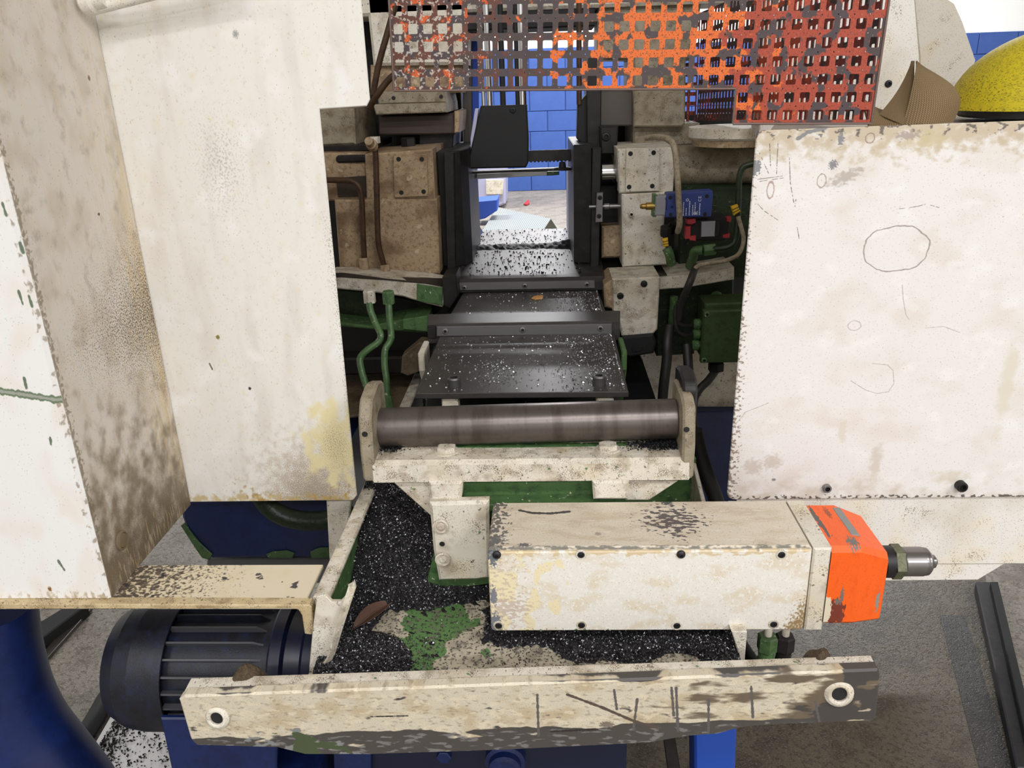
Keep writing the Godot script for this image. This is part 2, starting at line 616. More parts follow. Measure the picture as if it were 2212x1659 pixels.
func tex_inner_panel() -> Image:
	var t := Tex.new(640, 1280, col(233, 229, 220))
	var none := PackedByteArray()
	t.wear(t.noise(21, 0.005, 3, 0.5, 2.0), none, 120, 250, col(220, 212, 202), 0.6)
	t.wear(t.noise(22, 0.006, 3), none, 150, 250, col(240, 238, 234), 0.8)
	t.wear(t.noise(23, 0.14, 2, 0.8, 1.6), none, 218, 238, col(130, 122, 108), 0.6)
	var crease := t.region(func(u, v): return clampf(1.0 - u * 9.0, 0, 1) * 0.75)
	t.wear(t.noise(24, 0.14, 3), crease, 300, 360, col(120, 110, 98), 0.65)
	var upper := t.region(func(u, v): return maxf(0, 1.0 - Vector2((u - 0.42) * 4, (v - 0.42) * 5).length()) * 0.75)
	t.wear(t.noise(25, 0.12, 3), upper, 280, 400, col(160, 150, 142), 0.5)
	# lower right corner: yellowed patch, brown dirt and a rusty edge
	var corner := t.region(func(u, v): return clampf(1.15 - Vector2((u - 0.62) * 2.6, (v - 1.0) * 6.0).length(), 0, 1))
	t.wear(t.noise(26, 0.03, 4), corner, 170, 400, col(206, 194, 178), 0.9)
	t.wear(t.noise(27, 0.28, 3), corner, 270, 420, col(134, 118, 98), 0.7)
	var yellow := t.region(func(u, v): return clampf(1.2 - Vector2((u - 0.72) * 6.5, (v - 0.90) * 9.0).length(), 0, 1))
	t.wear(t.noise(28, 0.014, 4), yellow, 190, 330, col(230, 216, 166), 0.9)
	t.wear(t.noise(29, 0.28, 3), yellow, 365, 440, col(150, 136, 110), 0.7)
	var rust := t.region(func(u, v): return clampf((v - 0.965 + 0.03 * sin(u * 9)) * 26, 0, 1) * clampf(1.0 - absf(u - 0.52) * 3.2, 0, 1))
	t.wear(t.noise(30, 0.04, 4), rust, 200, 330, col(150, 112, 44), 0.8)
	t.wear(t.noise(31, 0.1, 4), rust, 280, 380, col(74, 58, 34), 0.8)
	var foot := t.region(func(u, v): return clampf((v - 0.992) * 100, 0, 1))
	t.wear(t.noise(32, 0.03, 4), foot, 230, 380, col(190, 158, 92), 0.6)
	var edge := t.region(func(u, v): return clampf((u - 0.69 - 0.03 * v) * 12, 0, 1) * clampf((v - 0.4) * 9, 0, 1) * 0.7)
	t.wear(t.noise(33, 0.15, 4), edge, 330, 390, col(140, 128, 110), 0.7)
	t.spot(0.5416, 0.2381, 0.011, 0.011, col(150, 150, 148), 0.9, 0.4, 0.6)
	t.spot(0.2981, 0.6929, 0.009, 0.008, col(134, 124, 60))
	t.spot(0.3944, 0.7841, 0.006, 0.006, col(54, 52, 50))
	t.scratch([0.2456, 0.7385, 0.253, 0.7484], 3, col(110, 110, 84))
	return t.done()


func tex_right_panel() -> Image:
	var t := Tex.new(1024, 1280, col(235, 231, 226))
	var none := PackedByteArray()
	t.wear(t.noise(61, 0.004, 3), none, 120, 240, col(226, 215, 205), 0.6)
	t.wear(t.noise(62, 0.006, 4), none, 150, 250, col(241, 239, 234), 0.8)
	t.wear(t.noise(63, 0.11, 2), none, 222, 240, col(140, 130, 118), 0.5)
	var top := t.region(func(u, v): return clampf(1.0 - v * 9.0, 0, 1))
	t.wear(t.noise(64, 0.02, 4), top, 200, 380, col(196, 178, 148), 0.8)
	t.wear(t.noise(65, 0.03, 5), top, 400, 440, col(92, 84, 80), 0.8)
	var left := t.region(func(u, v): return clampf(1.0 - u * 16.0, 0, 1) * (0.7 + 0.3 * v))
	t.wear(t.noise(66, 0.06, 5), left, 352, 400, col(120, 98, 84), 0.75)
	var low := t.region(func(u, v): return clampf((v - 0.90) * 9, 0, 1) * (0.9 - 0.5 * u))
	t.wear(t.noise(67, 0.012, 4), low, 200, 400, col(204, 190, 172), 0.7)
	var sole := t.region(func(u, v): return clampf((v - 0.975) * 40, 0, 1))
	t.wear(t.noise(68, 0.05, 5), sole, 380, 410, col(80, 72, 64), 0.85)
	var grey := col(140, 140, 140)
	t.spot(0.0112, 0.0906, 0.012, 0.024, grey, 1, 0.1, 0.5)
	t.spot(0.1875, 0.0881, 0.010, 0.013, grey, 1, 0.1, 0.7)
	t.spot(0.199, 0.0298, 0.007, 0.018, grey, 1, 0.1, 0.6)
	t.scratch([0.1003, 0.0268, 0.1228, 0.0117, 0.1633, 0.0035], 9, grey, 1, 0.25)
	t.scratch([0.0043, 0.0239, 0.0111, 0.003, 0.0385, -0.0046], 6, col(96, 88, 92), 1, 0.4)
	t.spot(0.22, 0.1184, 0.05, 0.02, col(176, 164, 152), 0.7, 0.5, 0.5, -0.5)
	t.spot(0.3983, 0.0358, 0.06, 0.035, col(206, 190, 152), 0.8, 0.6, 0.5)
	t.spot(0.3508, 0.026, 0.03, 0.014, col(170, 154, 148), 0.8, 0.5, 0.6)
	var ink := col(108, 98, 92)
	for q in [[0.3455, 0.198, 0.3685, 0.1963, 0.3944, 0.1926, 0.4116, 0.1875, 0.4424, 0.1972], [0.0862, 0.069, 0.0935, 0.129, 0.1064, 0.1793], [0.0174, 0.1181, 0.0741, 0.112], [0.0178, 0.1236, 0.0766, 0.1165], [0.0216, 0.177, 0.0379, 0.1943, 0.0721, 0.2178], [0.1097, 0.1682, 0.1091, 0.186], [0.1189, 0.2361, 0.1258, 0.2649], [0.0385, 0.0355, 0.0448, 0.0894], [0.0574, 0.0361, 0.0599, 0.1062], [0.0171, 0.0563, 0.0419, 0.1057]]:
		t.scratch(q, 1.4, ink, 0.6, 0.4)
	for q in [[0.3832, 0.3884, 0.3902, 0.4246, 0.4025, 0.4675, 0.412, 0.48], [0.454, 0.5031, 0.498, 0.5002, 0.5394, 0.5172], [0.2889, 0.6452, 0.3287, 0.6721, 0.3589, 0.6831, 0.387, 0.6783, 0.3978, 0.6549, 0.3908, 0.6183, 0.3752, 0.6026, 0.3372, 0.5981], [0.0042, 0.7721, 0.0312, 0.7316, 0.0881, 0.7055]]:
		t.scratch(q, 1.5, col(180, 170, 162), 0.8, 0.1)
	t.ring(0.356, 0.296, 0.077, 0.0021, col(140, 128, 122), 0.75, 0.073, 0.10)
	t.ring(0.281, 0.4934, 0.016, 0.0016, col(186, 172, 166), 0.8)
	t.ring(0.0491, 0.1443, 0.008, 0.0014, col(165, 142, 134), 0.8, 0.024)
	t.ring(0.165, 0.1255, 0.010, 0.0014, col(170, 152, 142), 0.8, 0.020)
	t.ring(0.264, 0.0296, 0.010, 0.0014, col(150, 118, 110), 0.8, 0.014)
	t.spot(0.0604, 0.8961, 0.03, 0.035, col(206, 194, 182), 0.8, 0.5)
	t.spot(0.1114, 0.8824, 0.03, 0.032, col(206, 194, 182), 0.8, 0.5)
	t.spot(0.3806, 0.8813, 0.018, 0.08, col(212, 202, 188), 0.8, 0.6)
	t.spot(0.2837, 0.7897, 0.014, 0.06, col(220, 212, 196), 0.7, 0.6)
	t.spot(0.6786, 0.6622, 0.022, 0.20, col(222, 214, 194), 0.8, 0.5)
	t.spot(0.1193, 0.9369, 0.006, 0.006, grey)
	t.spot(0.5802, 0.9332, 0.06, 0.03, col(212, 200, 178), 0.6, 0.7)
	return t.done()


func tex_feed_front() -> Image:
	var t := Tex.new(1280, 320, col(233, 228, 218))
	var none := PackedByteArray()
	t.wear(t.noise(71, 0.008, 4, 2.0, 1.0), none, 120, 230, col(222, 208, 182), 0.75)
	t.wear(t.noise(72, 0.03, 5), none, 158, 200, col(240, 236, 228), 0.8)
	var lf := t.region(func(u, v): return clampf(1.0 - u * 2.6, 0, 1) * 0.8)
	t.wear(t.noise(73, 0.007, 3), lf, 275, 300, col(236, 222, 178), 0.85)
	t.wear(t.noise(74, 0.05, 5, 2.0, 1.0), lf, 322, 350, col(204, 186, 166), 0.7)
	t.wear(t.noise(75, 0.11, 3, 1.4, 1.0), none, 206, 232, col(118, 106, 90), 0.65)
	var top := t.region(func(u, v): return clampf(1.0 - v * 7.0, 0, 1))
	t.wear(t.noise(76, 0.03, 5, 2.0, 1.0), top, 300, 370, col(208, 182, 136), 0.7)
	t.wear(t.noise(77, 0.04, 5, 2.0, 1.0), top, 445, 490, col(104, 98, 92), 0.6)
	var low := t.region(func(u, v): return clampf((v - 0.9) * 10, 0, 1) * (0.7 - 0.6 * absf(u - 0.3)))
	t.wear(t.noise(78, 0.03, 5), low, 325, 340, col(88, 124, 70), 0.95)
	var rt := t.region(func(u, v): return clampf((u - 0.93) * 14, 0, 1) * clampf((v - 0.3) * 2, 0, 1) + clampf((u - 0.85) * 6, 0, 1) * clampf((v - 0.82) * 6, 0, 1))
	t.wear(t.noise(79, 0.06, 5), rt, 240, 400, col(134, 102, 56), 0.8)
	var fan := t.region(func(u, v): return clampf(1.0 - Vector2((u - 0.06) * 7, (v - 0.7) * 3.0).length(), 0, 1))
	t.wear(t.noise(80, 0.03, 5, 1.0, 0.5), fan, 290, 315, col(198, 178, 160), 0.7)
	t.spot(0.016, 0.06, 0.018, 0.03, col(110, 116, 122), 1, 0.2, 0.5)
	t.spot(0.014, 0.9, 0.02, 0.035, col(120, 124, 134), 1, 0.2, 0.5)
	t.spot(0.012, 0.55, 0.012, 0.03, col(126, 128, 134), 1, 0.2, 0.5)
	return t.done()


func tex_feed_top() -> Image:
	var t := Tex.new(1280, 384, col(214, 202, 182))
	var none := PackedByteArray()
	t.wear(t.noise(81, 0.01, 4, 3.0, 1.0), none, 110, 240, col(196, 178, 152), 0.8)
	t.wear(t.noise(82, 0.02, 4, 3.0, 1.0), none, 160, 240, col(226, 216, 198), 0.8)
	var rt := t.region(func(u, v): return clampf(1.0 - absf(u - 0.6) * 4, 0, 1) * clampf(1.1 - absf(v - 0.45) * 1.4, 0, 1))
	t.wear(t.noise(83, 0.035, 5, 1.6, 1.0), rt, 306, 335, col(76, 69, 70), 0.85)
	t.wear(t.noise(84, 0.1, 3, 1.6, 1.0), none, 204, 226, col(92, 83, 77), 0.75)
	var lf := t.region(func(u, v): return clampf(1.0 - u * 8.0, 0, 1) * 0.9)
	t.wear(t.noise(85, 0.03, 5), lf, 300, 330, col(96, 92, 88), 0.9)
	var low := t.region(func(u, v): return clampf((v - 0.93) * 14, 0, 1))
	t.wear(t.noise(86, 0.05, 5, 3.0, 1.0), low, 270, 380, col(92, 90, 80), 0.8)
	t.scratch([0.0911, 0.1976, 0.1355, 0.2639, 0.198, 0.2774, 0.2591, 0.2378], 15, col(78, 74, 70))
	t.spot(0.0236, 0.8583, 0.025, 0.02, col(104, 104, 104), 1, 0.15, 0.5)
	t.spot(0.1142, 0.9449, 0.02, 0.012, col(112, 108, 104), 1, 0.2, 0.5)
	t.spot(0.5942, 0.0487, 0.02, 0.014, col(80, 80, 82), 1, 0.3, 0.6)
	t.spot(0.3488, 0.7271, 0.012, 0.012, col(168, 150, 138), 1, 0.3, 0.4)
	return t.done()


func tex_bar() -> Image:
	var t := Tex.new(1536, 256, col(210, 200, 178))
	var none := PackedByteArray()
	t.wear(t.noise(91, 0.01, 5, 1.6, 1.0), none, 120, 230, col(190, 170, 136), 0.75)
	t.wear(t.noise(92, 0.03, 5, 1.8, 1.0), none, 150, 200, col(222, 210, 184), 0.8)
	t.wear(t.noise(93, 0.06, 5, 2.2, 1.0), none, 164, 230, col(152, 138, 116), 0.6)
	t.wear(t.noise(94, 0.2, 3), none, 200, 236, col(104, 92, 76), 0.65)
	var rt := t.region(func(u, v): return clampf((u - 0.60) * 2.3, 0, 1) * 0.85)
	t.wear(t.noise(95, 0.02, 5, 4.0, 1.0), rt, 235, 300, col(100, 86, 70), 0.9)
	var rim := t.region(func(u, v):
		var mid: float = 0.56 - 0.30 * u
		return clampf((absf(v - mid) - 0.205) * 13, 0, 1))
	t.wear(t.noise(96, 0.012, 5, 3.0, 1.0), rim, 285, 305, col(78, 73, 69), 1.0)
	t.wear(t.noise(97, 0.05, 5, 3.0, 1.0), rim, 410, 440, col(150, 148, 146), 0.6)
	var gr := t.region(func(u, v): return clampf(1.0 - absf(u - 0.17) * 7, 0, 1) * clampf((v - 0.55) * 3.5, 0, 1))
	t.wear(t.noise(98, 0.02, 5, 2.0, 1.0), gr, 300, 312, col(132, 134, 132), 1.0)
	t.wear(t.noise(99, 0.02, 5, 2.0, 1.0), gr, 318, 330, col(74, 86, 58), 1.0)
	var end := t.region(func(u, v): return clampf((u - 0.83) * 7, 0, 1) * clampf(absf(v - 0.2) * 2.0 + (u - 0.9) * 5, 0, 1))
	t.wear(t.noise(100, 0.014, 5, 2.0, 1.0), end, 215, 245, col(74, 69, 66), 1.0)
	t.wear(t.noise(101, 0.05, 4, 4.0, 1.0), end, 430, 450, col(196, 184, 156), 0.9)
	var ink := col(96, 92, 90)
	for q in [[0.5229, 0.2815, 0.5234, 0.7505], [0.6314, 0.2272, 0.6358, 0.441], [0.6642, 0.3273, 0.6602, 0.6637], [0.7115, 0.1996, 0.7166, 0.5046], [0.7179, 0.1994, 0.7237, 0.6866], [0.764, 0.3237, 0.7674, 0.7106], [0.8215, 0.1812, 0.8281, 0.5253], [0.9117, 0.3435, 0.9218, 0.5724]]:
		t.scratch(q, 5, ink, 0.8, 0.15)
	t.scratch([0.5655, 0.28, 0.6148, 0.4213, 0.6612, 0.5746, 0.6978, 0.646], 6, col(90, 78, 68), 0.85)
	t.scratch([0.2797, 0.54, 0.3342, 0.527], 3, col(60, 54, 48), 0.9, 0.4)
	t.scratch([0.5416, 0.6963, 0.6084, 0.6664], 5, col(50, 44, 40), 0.9, 0.4)
	t.spot(0.6216, 0.6131, 0.012, 0.006, col(128, 116, 104))
	return t.done()


func tex_cap() -> Image:
	var t := Tex.new(512, 512, col(246, 98, 20))
	var none := PackedByteArray()
	t.wear(t.noise(111, 0.01, 3), none, 150, 250, col(232, 86, 22), 0.6)
	t.wear(t.noise(112, 0.08, 2), none, 226, 240, col(120, 44, 24), 0.9)
	t.spot(0.17, 0.90, 0.18, 0.10, col(118, 52, 36), 1, 0.12, 0.35)
	t.spot(0.02, 0.89, 0.10, 0.11, col(222, 210, 184), 1, 0.1, 0.3)
	t.spot(0.26, 0.78, 0.03, 0.06, col(112, 108, 104), 1, 0.1, 0.7)
	t.spot(0.2, 0.82, 0.05, 0.02, col(112, 108, 104), 1, 0.1, 0.7)
	t.spot(0.88, 0.82, 0.03, 0.08, col(140, 138, 134), 1, 0.1, 0.6)
	t.spot(0.05, 0.2, 0.05, 0.16, col(92, 84, 80), 1, 0.15, 0.6, -0.2)
	t.spot(0.4, 0.42, 0.09, 0.05, col(112, 108, 104), 1, 0.1, 0.7)
	t.spot(0.3, 0.12, 0.05, 0.06, col(130, 66, 40), 0.8, 0.4, 0.6)
	return t.done()


func tex_guard() -> Image:
	var t := Tex.new(1536, 512, col(74, 62, 60))
	var none := PackedByteArray()
	var u_or := t.region(func(u, v): return clampf(1.15 - absf(u - 0.55) * 3.2, 0, 1))
	var u_rd := t.region(func(u, v): return clampf((u - 0.50) * 4.0, 0, 1))
	var u_lf := t.region(func(u, v): return clampf(1.0 - (u - 0.1) * 2.6, 0, 1) * 0.75)
	t.wear(t.noise(121, 0.010, 5), u_lf, 255, 300, col(110, 58, 42), 0.75)
	t.wear(t.noise(122, 0.009, 5), u_rd, 262, 300, col(178, 70, 44), 0.95)
	t.wear(t.noise(123, 0.010, 5), u_or, 268, 292, col(228, 110, 40), 1.0)
	t.wear(t.noise(124, 0.012, 5), u_lf, 346, 358, col(214, 92, 38), 0.95)
	t.wear(t.noise(125, 0.009, 5), none, 150, 166, col(70, 62, 66), 0.97)
	t.wear(t.noise(126, 0.10, 4), none, 178, 205, col(84, 44, 34), 0.8)
	t.wear(t.noise(127, 0.05, 5), u_lf, 354, 364, col(196, 188, 176), 0.9)
	t.wear(t.noise(128, 0.05, 5), none, 224, 232, col(200, 190, 178), 0.8)
	return t.done()


func tex_ledge() -> Image:
	var t := Tex.new(1280, 160, col(218, 204, 172))
	var none := PackedByteArray()
	var lt := t.region(func(u, v): return clampf((u - 0.6) * 3, 0, 1))
	t.wear(t.noise(131, 0.01, 3), lt, 200, 400, col(222, 208, 182), 0.9)
	var dk := t.region(func(u, v): return clampf(0.85 - absf(u - 0.62) * 2.2, 0, 1))
	t.wear(t.noise(132, 0.045, 5), dk, 270, 330, col(70, 62, 58), 0.9)
	t.wear(t.noise(133, 0.08, 5), dk, 270, 330, col(90, 78, 62), 0.85)
	var shade := t.region(func(u, v): return clampf(1.0 - absf(u - 0.42) * 6, 0, 1))
	t.wear(t.noise(134, 0.06, 5), shade, 250, 380, col(92, 76, 54), 0.8)
	t.wear(t.noise(135, 0.012, 5), none, 206, 218, col(52, 50, 54), 0.9)
	return t.done()


func tex_pan() -> Image:
	var t := Tex.new(768, 640, col(190, 180, 158))
	var none := PackedByteArray()
	t.wear(t.noise(141, 0.012, 5), none, 110, 200, col(156, 146, 128), 0.8)
	var gr := t.region(func(u, v): return clampf(1.1 - Vector2((u - 0.26) * 4.6, (v - 0.45) * 1.6).length(), 0, 1) + clampf((v - 0.92) * 12, 0, 1) * 0.5)
	t.wear(t.noise(142, 0.008, 5), gr, 262, 270, col(92, 128, 74), 1.0)
	t.wear(t.noise(143, 0.03, 5), none, 168, 196, col(112, 106, 94), 0.8)
	t.wear(t.noise(144, 0.09, 4), none, 168, 205, col(60, 54, 50), 0.85)
	return t.done()


func tex_concrete() -> Image:
	var t := Tex.new(768, 768, col(136, 130, 118), true)
	var none := PackedByteArray()
	t.wear(t.noise(151, 0.004, 4), none, 110, 220, col(108, 101, 90), 0.8)
	t.wear(t.noise(152, 0.03, 4), none, 120, 230, col(92, 84, 74), 0.8)
	t.wear(t.noise(153, 0.09, 4, 1.6, 1.0), none, 160, 220, col(176, 168, 152), 0.8)
	t.wear(t.noise(154, 0.12, 4), none, 180, 225, col(58, 54, 48), 0.8)
	return t.done()


func tex_swarf() -> Image:
	var t := Tex.new(512, 512, col(38, 36, 37), true)
	var none := PackedByteArray()
	t.wear(t.noise(161, 0.06, 3), none, 120, 220, col(18, 17, 18), 0.9)
	t.wear(t.noise(162, 0.2, 2), none, 190, 222, col(120, 116, 118), 0.9)
	return t.done()


func tex_roller() -> Image:
	var t := Tex.new(1024, 256, col(122, 115, 111), true)
	var none := PackedByteArray()
	t.wear(t.noise(171, 0.012, 5, 1.0, 4.0), none, 110, 240, col(90, 82, 78), 0.6)
	t.wear(t.noise(172, 0.06, 4, 1.0, 8.0), none, 160, 240, col(132, 125, 121), 0.4)
	t.wear(t.noise(173, 0.05, 5), none, 165, 240, col(84, 72, 66), 0.25)
	return t.done()


func tex_weave() -> Image:
	var t := Tex.new(512, 512, col(130, 110, 78))
	for y in 512:
		for x in 512:
			var wv := sin(x * TAU / 21.3 + 1.3 * sin(y * TAU / 16.0))
			var th := 0.5 + 0.5 * cos(y * TAU / 8.0)
			var k := clampf(0.25 + 0.45 * (wv * 0.5 + 0.5) + 0.3 * th, 0, 1)
			t.dab(y * 512 + x, col(212, 196, 160), clampf(k * 1.5 - 0.5, 0, 1) * 0.9)
			t.dab(y * 512 + x, col(62, 46, 30), clampf(0.8 - k * 1.5, 0, 1))
	return t.done()


func tex_yellow() -> Image:
	var t := Tex.new(512, 512, col(212, 192, 28), true)
	var none := PackedByteArray()
	t.wear(t.noise(181, 0.02, 4), none, 130, 230, col(172, 158, 30), 0.7)
	t.wear(t.noise(182, 0.07, 4, 1.5, 1.0), none, 168, 205, col(78, 76, 24), 0.85)
	return t.done()


func tex_tread() -> Image:   # perforated scrap sheet lying far behind: fine print of holes
	var t := Tex.new(256, 256, col(214, 218, 216))
	for y in 256:
		for x in 256:
			if Vector2(posmod(x + (y / 8 % 2) * 4, 8) - 4, posmod(y, 8) - 4).length() < 2.2:
				t.dab(y * 256 + x, col(120, 126, 126), 0.9)
	return t.done()


func make_textures() -> void:
	bake({
		"paint": tex_paint.bind(200, col(232, 228, 220), 0.1), "cast": tex_paint.bind(220, col(220, 212, 196), 0.75), "cream": tex_paint.bind(240, col(222, 215, 200), 0.4),
		"black": tex_plain.bind(260, 512, col(54, 51, 50), col(30, 28, 28), col(84, 79, 76)), "dark_plate": tex_plain.bind(270, 640, col(66, 63, 60), col(48, 45, 43), col(84, 80, 76), 0.15, 0.5, 4.0, 1.0),
		"blue": tex_plain.bind(280, 512, col(17, 35, 86), col(12, 22, 58), col(28, 48, 104), 0.05, 0.5), "block_blue": tex_plain.bind(290, 512, col(53, 83, 149), col(48, 76, 140), col(60, 92, 158), 0.02, 0.4),
		"motor": tex_plain.bind(300, 512, col(22, 25, 38), col(14, 14, 17), col(28, 40, 78), 0.3, 0.85), "green": tex_green, "brown": tex_brown,
		"left_side": tex_left_side, "left_front": tex_left_front, "inner_panel": tex_inner_panel, "right_panel": tex_right_panel, "feed_front": tex_feed_front, "feed_top": tex_feed_top,
		"bar": tex_bar, "cap": tex_cap, "guard": tex_guard, "ledge": tex_ledge, "pan": tex_pan, "concrete": tex_concrete, "swarf": tex_swarf, "roller": tex_roller, "weave": tex_weave, "yellow": tex_yellow, "tread": tex_tread,
		"rough": func():
			var t := Tex.new(512, 512, col(128, 128, 128), true)
			t.wear(t.noise(310, 0.03, 5), PackedByteArray(), 90, 200, col(230, 230, 230), 1.0)
			t.wear(t.noise(311, 0.012, 5), PackedByteArray(), 190, 200, col(30, 30, 30), 0.8)
			return t.done(),
	})


func make_materials() -> void:
	mat("paint", Color.WHITE, 0.5, 0, tx.paint, 0.6, tx.paint, 0.03)
	mat("cream", Color.WHITE, 0.55, 0, tx.cream, 0.5, tx.cream, 0.06)
	mat("cast", Color.WHITE, 0.55, 0, tx.cast, 0.35, tx.rough, 0.10)
	mat("brown", Color.WHITE, 0.5, 0, tx.brown, 0.4, tx.brown, 0.05)
	mat("green", Color.WHITE, 0.45, 0, tx.green, 0.2, tx.rough, 0.06)
	mat("black", col(200, 200, 200), 0.45, 0.4, tx.black, 0.2, tx.black, 0.03)
	mat("near_black", col(22, 21, 21), 0.7)  # near-black; also paints the darkness inside holes and deep parts
	mat("green_dim", col(112, 112, 108), 0.4, 0, tx.green, 0.2, tx.rough, 0.06)  # green darkened for oil and for the shadow deep in the bays
	mat("brown_dim", col(165, 165, 165), 0.5, 0, tx.brown, 0.4, tx.brown, 0.05)  # brown darkened for grime and for the shadow low in the left bay
	mat("stained_nut", col(128, 138, 116), 0.5, 0.3, tx.cast, 0.05)
	mat("sleeve", col(132, 128, 126), 0.28, 0.85)
	mat("plate", Color.WHITE, 0.42, 0.35, tx.dark_plate, 0.35)
	mat("steel", col(150, 147, 146), 0.35, 0.8, tx.black, 0.1)
	mat("chrome", col(214, 214, 216), 0.12, 1.0)
	mat("strip", col(120, 117, 118), 0.38, 0.7)
	mat("screw", col(140, 138, 137), 0.35, 0.75)
	mat("dark_screw", col(46, 45, 46), 0.45, 0.5)
	mat("blue", Color.WHITE, 0.4, 0, tx.blue, 0.4)
	mat("block_blue", Color.WHITE, 0.55, 0, tx.block_blue, 1.5)
	mat("wall_white", col(236, 236, 232), 0.8)
	mat("motor", Color.WHITE, 0.42, 0.1, tx.motor, 0.15, tx.swarf, 0.06)
	mat("fin_edge", col(74, 74, 78), 0.5)
	mat("rim_worn", col(120, 100, 92), 0.45, 0.4)
	mat("cast_dark", col(176, 170, 158), 0.5, 0, tx.cast, 0.35, tx.rough, 0.10)  # cast tinted darker and browner
	mat("lip", col(236, 222, 190), 0.55, 0, tx.cast, 0.35, tx.rough, 0.06)
	mat("scuffed", col(222, 218, 212), 0.5, 0, tx.paint, 0.5, tx.paint, 0.05)
	mat("flange_blue", col(130, 130, 135), 0.4, 0, tx.blue, 0.2)
	mat("dark_concrete", col(182, 173, 158), 0.42, 0, tx.concrete, 0.4, tx.concrete, 0.3)  # concrete tinted darker, for the thin slab by the machine
	mat("concrete", Color.WHITE, 0.5, 0, tx.concrete, 0.55, tx.concrete, 0.25)
	mat("left_side", Color.WHITE, 0.5, 0, tx.left_side, 0, tx.left_side, 0.02)
	mat("left_front", Color.WHITE, 0.5, 0, tx.left_front, 0, tx.left_front, 0.02)
	mat("inner_panel", Color.WHITE, 0.5, 0, tx.inner_panel, 0, tx.inner_panel, 0.03)
	mat("right_panel", Color.WHITE, 0.5, 0, tx.right_panel, 0, tx.right_panel, 0.03)
	mat("feed_front", Color.WHITE, 0.5, 0, tx.feed_front, 0, tx.feed_front, 0.06)
	mat("feed_top", Color.WHITE, 0.5, 0, tx.feed_top, 0, tx.feed_top, 0.04)
	mat("bar", Color.WHITE, 0.48, 0.1, tx.bar, 0, tx.bar, 0.05)
	mat("cap", Color.WHITE, 0.42, 0, tx.cap)
	mat("guard", Color.WHITE, 0.5, 0, tx.guard)
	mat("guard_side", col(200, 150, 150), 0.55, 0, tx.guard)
	mat("ledge", Color.WHITE, 0.55, 0, tx.ledge, 0, tx.ledge, 0.05)
	mat("pan", Color.WHITE, 0.55, 0, tx.pan, 0, tx.pan, 0.08)
	mat("swarf", Color.WHITE, 0.45, 0.3, tx.swarf, 0.06, tx.swarf, 0.15)
	mat("chip", col(112, 110, 113), 0.28, 0.85)
	mat("bright_chip", col(200, 200, 204), 0.3, 0.8)
	mat("dark_chip", col(32, 31, 32), 0.5, 0.3)
	mat("roller", col(225, 222, 220), 0.33, 0.75, tx.roller, 0)
	M.roller.uv1_scale = Vector3(2.6, 1, 1)
	mat("weave", col(196, 184, 166), 0.75, 0, tx.weave, 0, tx.weave, 0.08)
	mat("yellow", Color.WHITE, 0.6, 0, tx.yellow, 0.12, tx.yellow, 0.08)
	mat("rubber", col(34, 33, 33), 0.6)
	mat("hose", col(40, 38, 34), 0.5)
	mat("oil_pipe", col(112, 90, 66), 0.5, 0.2, tx.brown, 0.1)
	mat("cable", col(200, 192, 176), 0.6, 0, tx.cast, 0.1)
	mat("switch_blue", col(44, 62, 128), 0.5)
	mat("grey", col(150, 150, 154), 0.55)
	mat("brass", col(168, 136, 70), 0.35, 0.8)
	mat("red", col(176, 52, 56), 0.55)
	mat("tag", col(226, 178, 32), 0.6)
	mat("leaf", col(84, 56, 44), 0.65)
	mat("print", col(214, 218, 232), 0.6)
	mat("ink", col(40, 36, 30), 0.6)
	mat("clod", col(104, 90, 74), 0.9, 0, tx.cast, 0.08, tx.rough, 0.3)
	mat("tread", col(168, 170, 168), 0.5, 0.0, tx.tread)
	M.tread.uv1_scale = Vector3(1.2, 0.8, 1)
	mat("white_sheet", col(226, 224, 222), 0.45)
	mat("lavender", col(178, 178, 206), 0.45, 0.2)
	mat("sky_blue", col(46, 84, 190), 0.5)
	mat("zinc", col(196, 196, 194), 0.3, 0.6, tx.roller, 0)


func _ready() -> void:
	rng.seed = 7
	# camera
	var cam := Camera3D.new()
	cam.name = "camera"
	cam.transform = Transform3D(Basis(Vector3(0.99865324, -0.03150167, -0.04122311), Vector3(0.01491812, 0.93536103, -0.35337968), Vector3(0.04969054, 0.35228879, 0.93457127)), EYE)
	cam.keep_aspect = Camera3D.KEEP_HEIGHT
	cam.fov = rad_to_deg(2.0 * atan(829.5 / 1723.0))
	cam.near = 0.02
	cam.far = 60
	add_child(cam)
	cam.make_current()
	# surroundings and exposure
	var env := Environment.new()
	env.background_mode = Environment.BG_COLOR
	env.background_color = Color.BLACK
	env.tonemap_mode = Environment.TONE_MAPPER_LINEAR
	env.tonemap_exposure = 0.90
	env.sdfgi_enabled = true
	env.ssao_enabled = true
	env.ssil_enabled = true
	var we := WorldEnvironment.new()
	we.name = "world_environment"
	we.environment = env
	add_child(we)
	make_textures()
	make_materials()
	ceiling_lights()
	room()
	covers()
	guard()
	roller_stand()
	feed_unit()
	front_bar()
	pan_and_swarf()
	pump_motor()
	machine_base()
	tables()
	vises()
	saw_head()
	right_bay()
	left_bay()
	top_right()
	far_things()


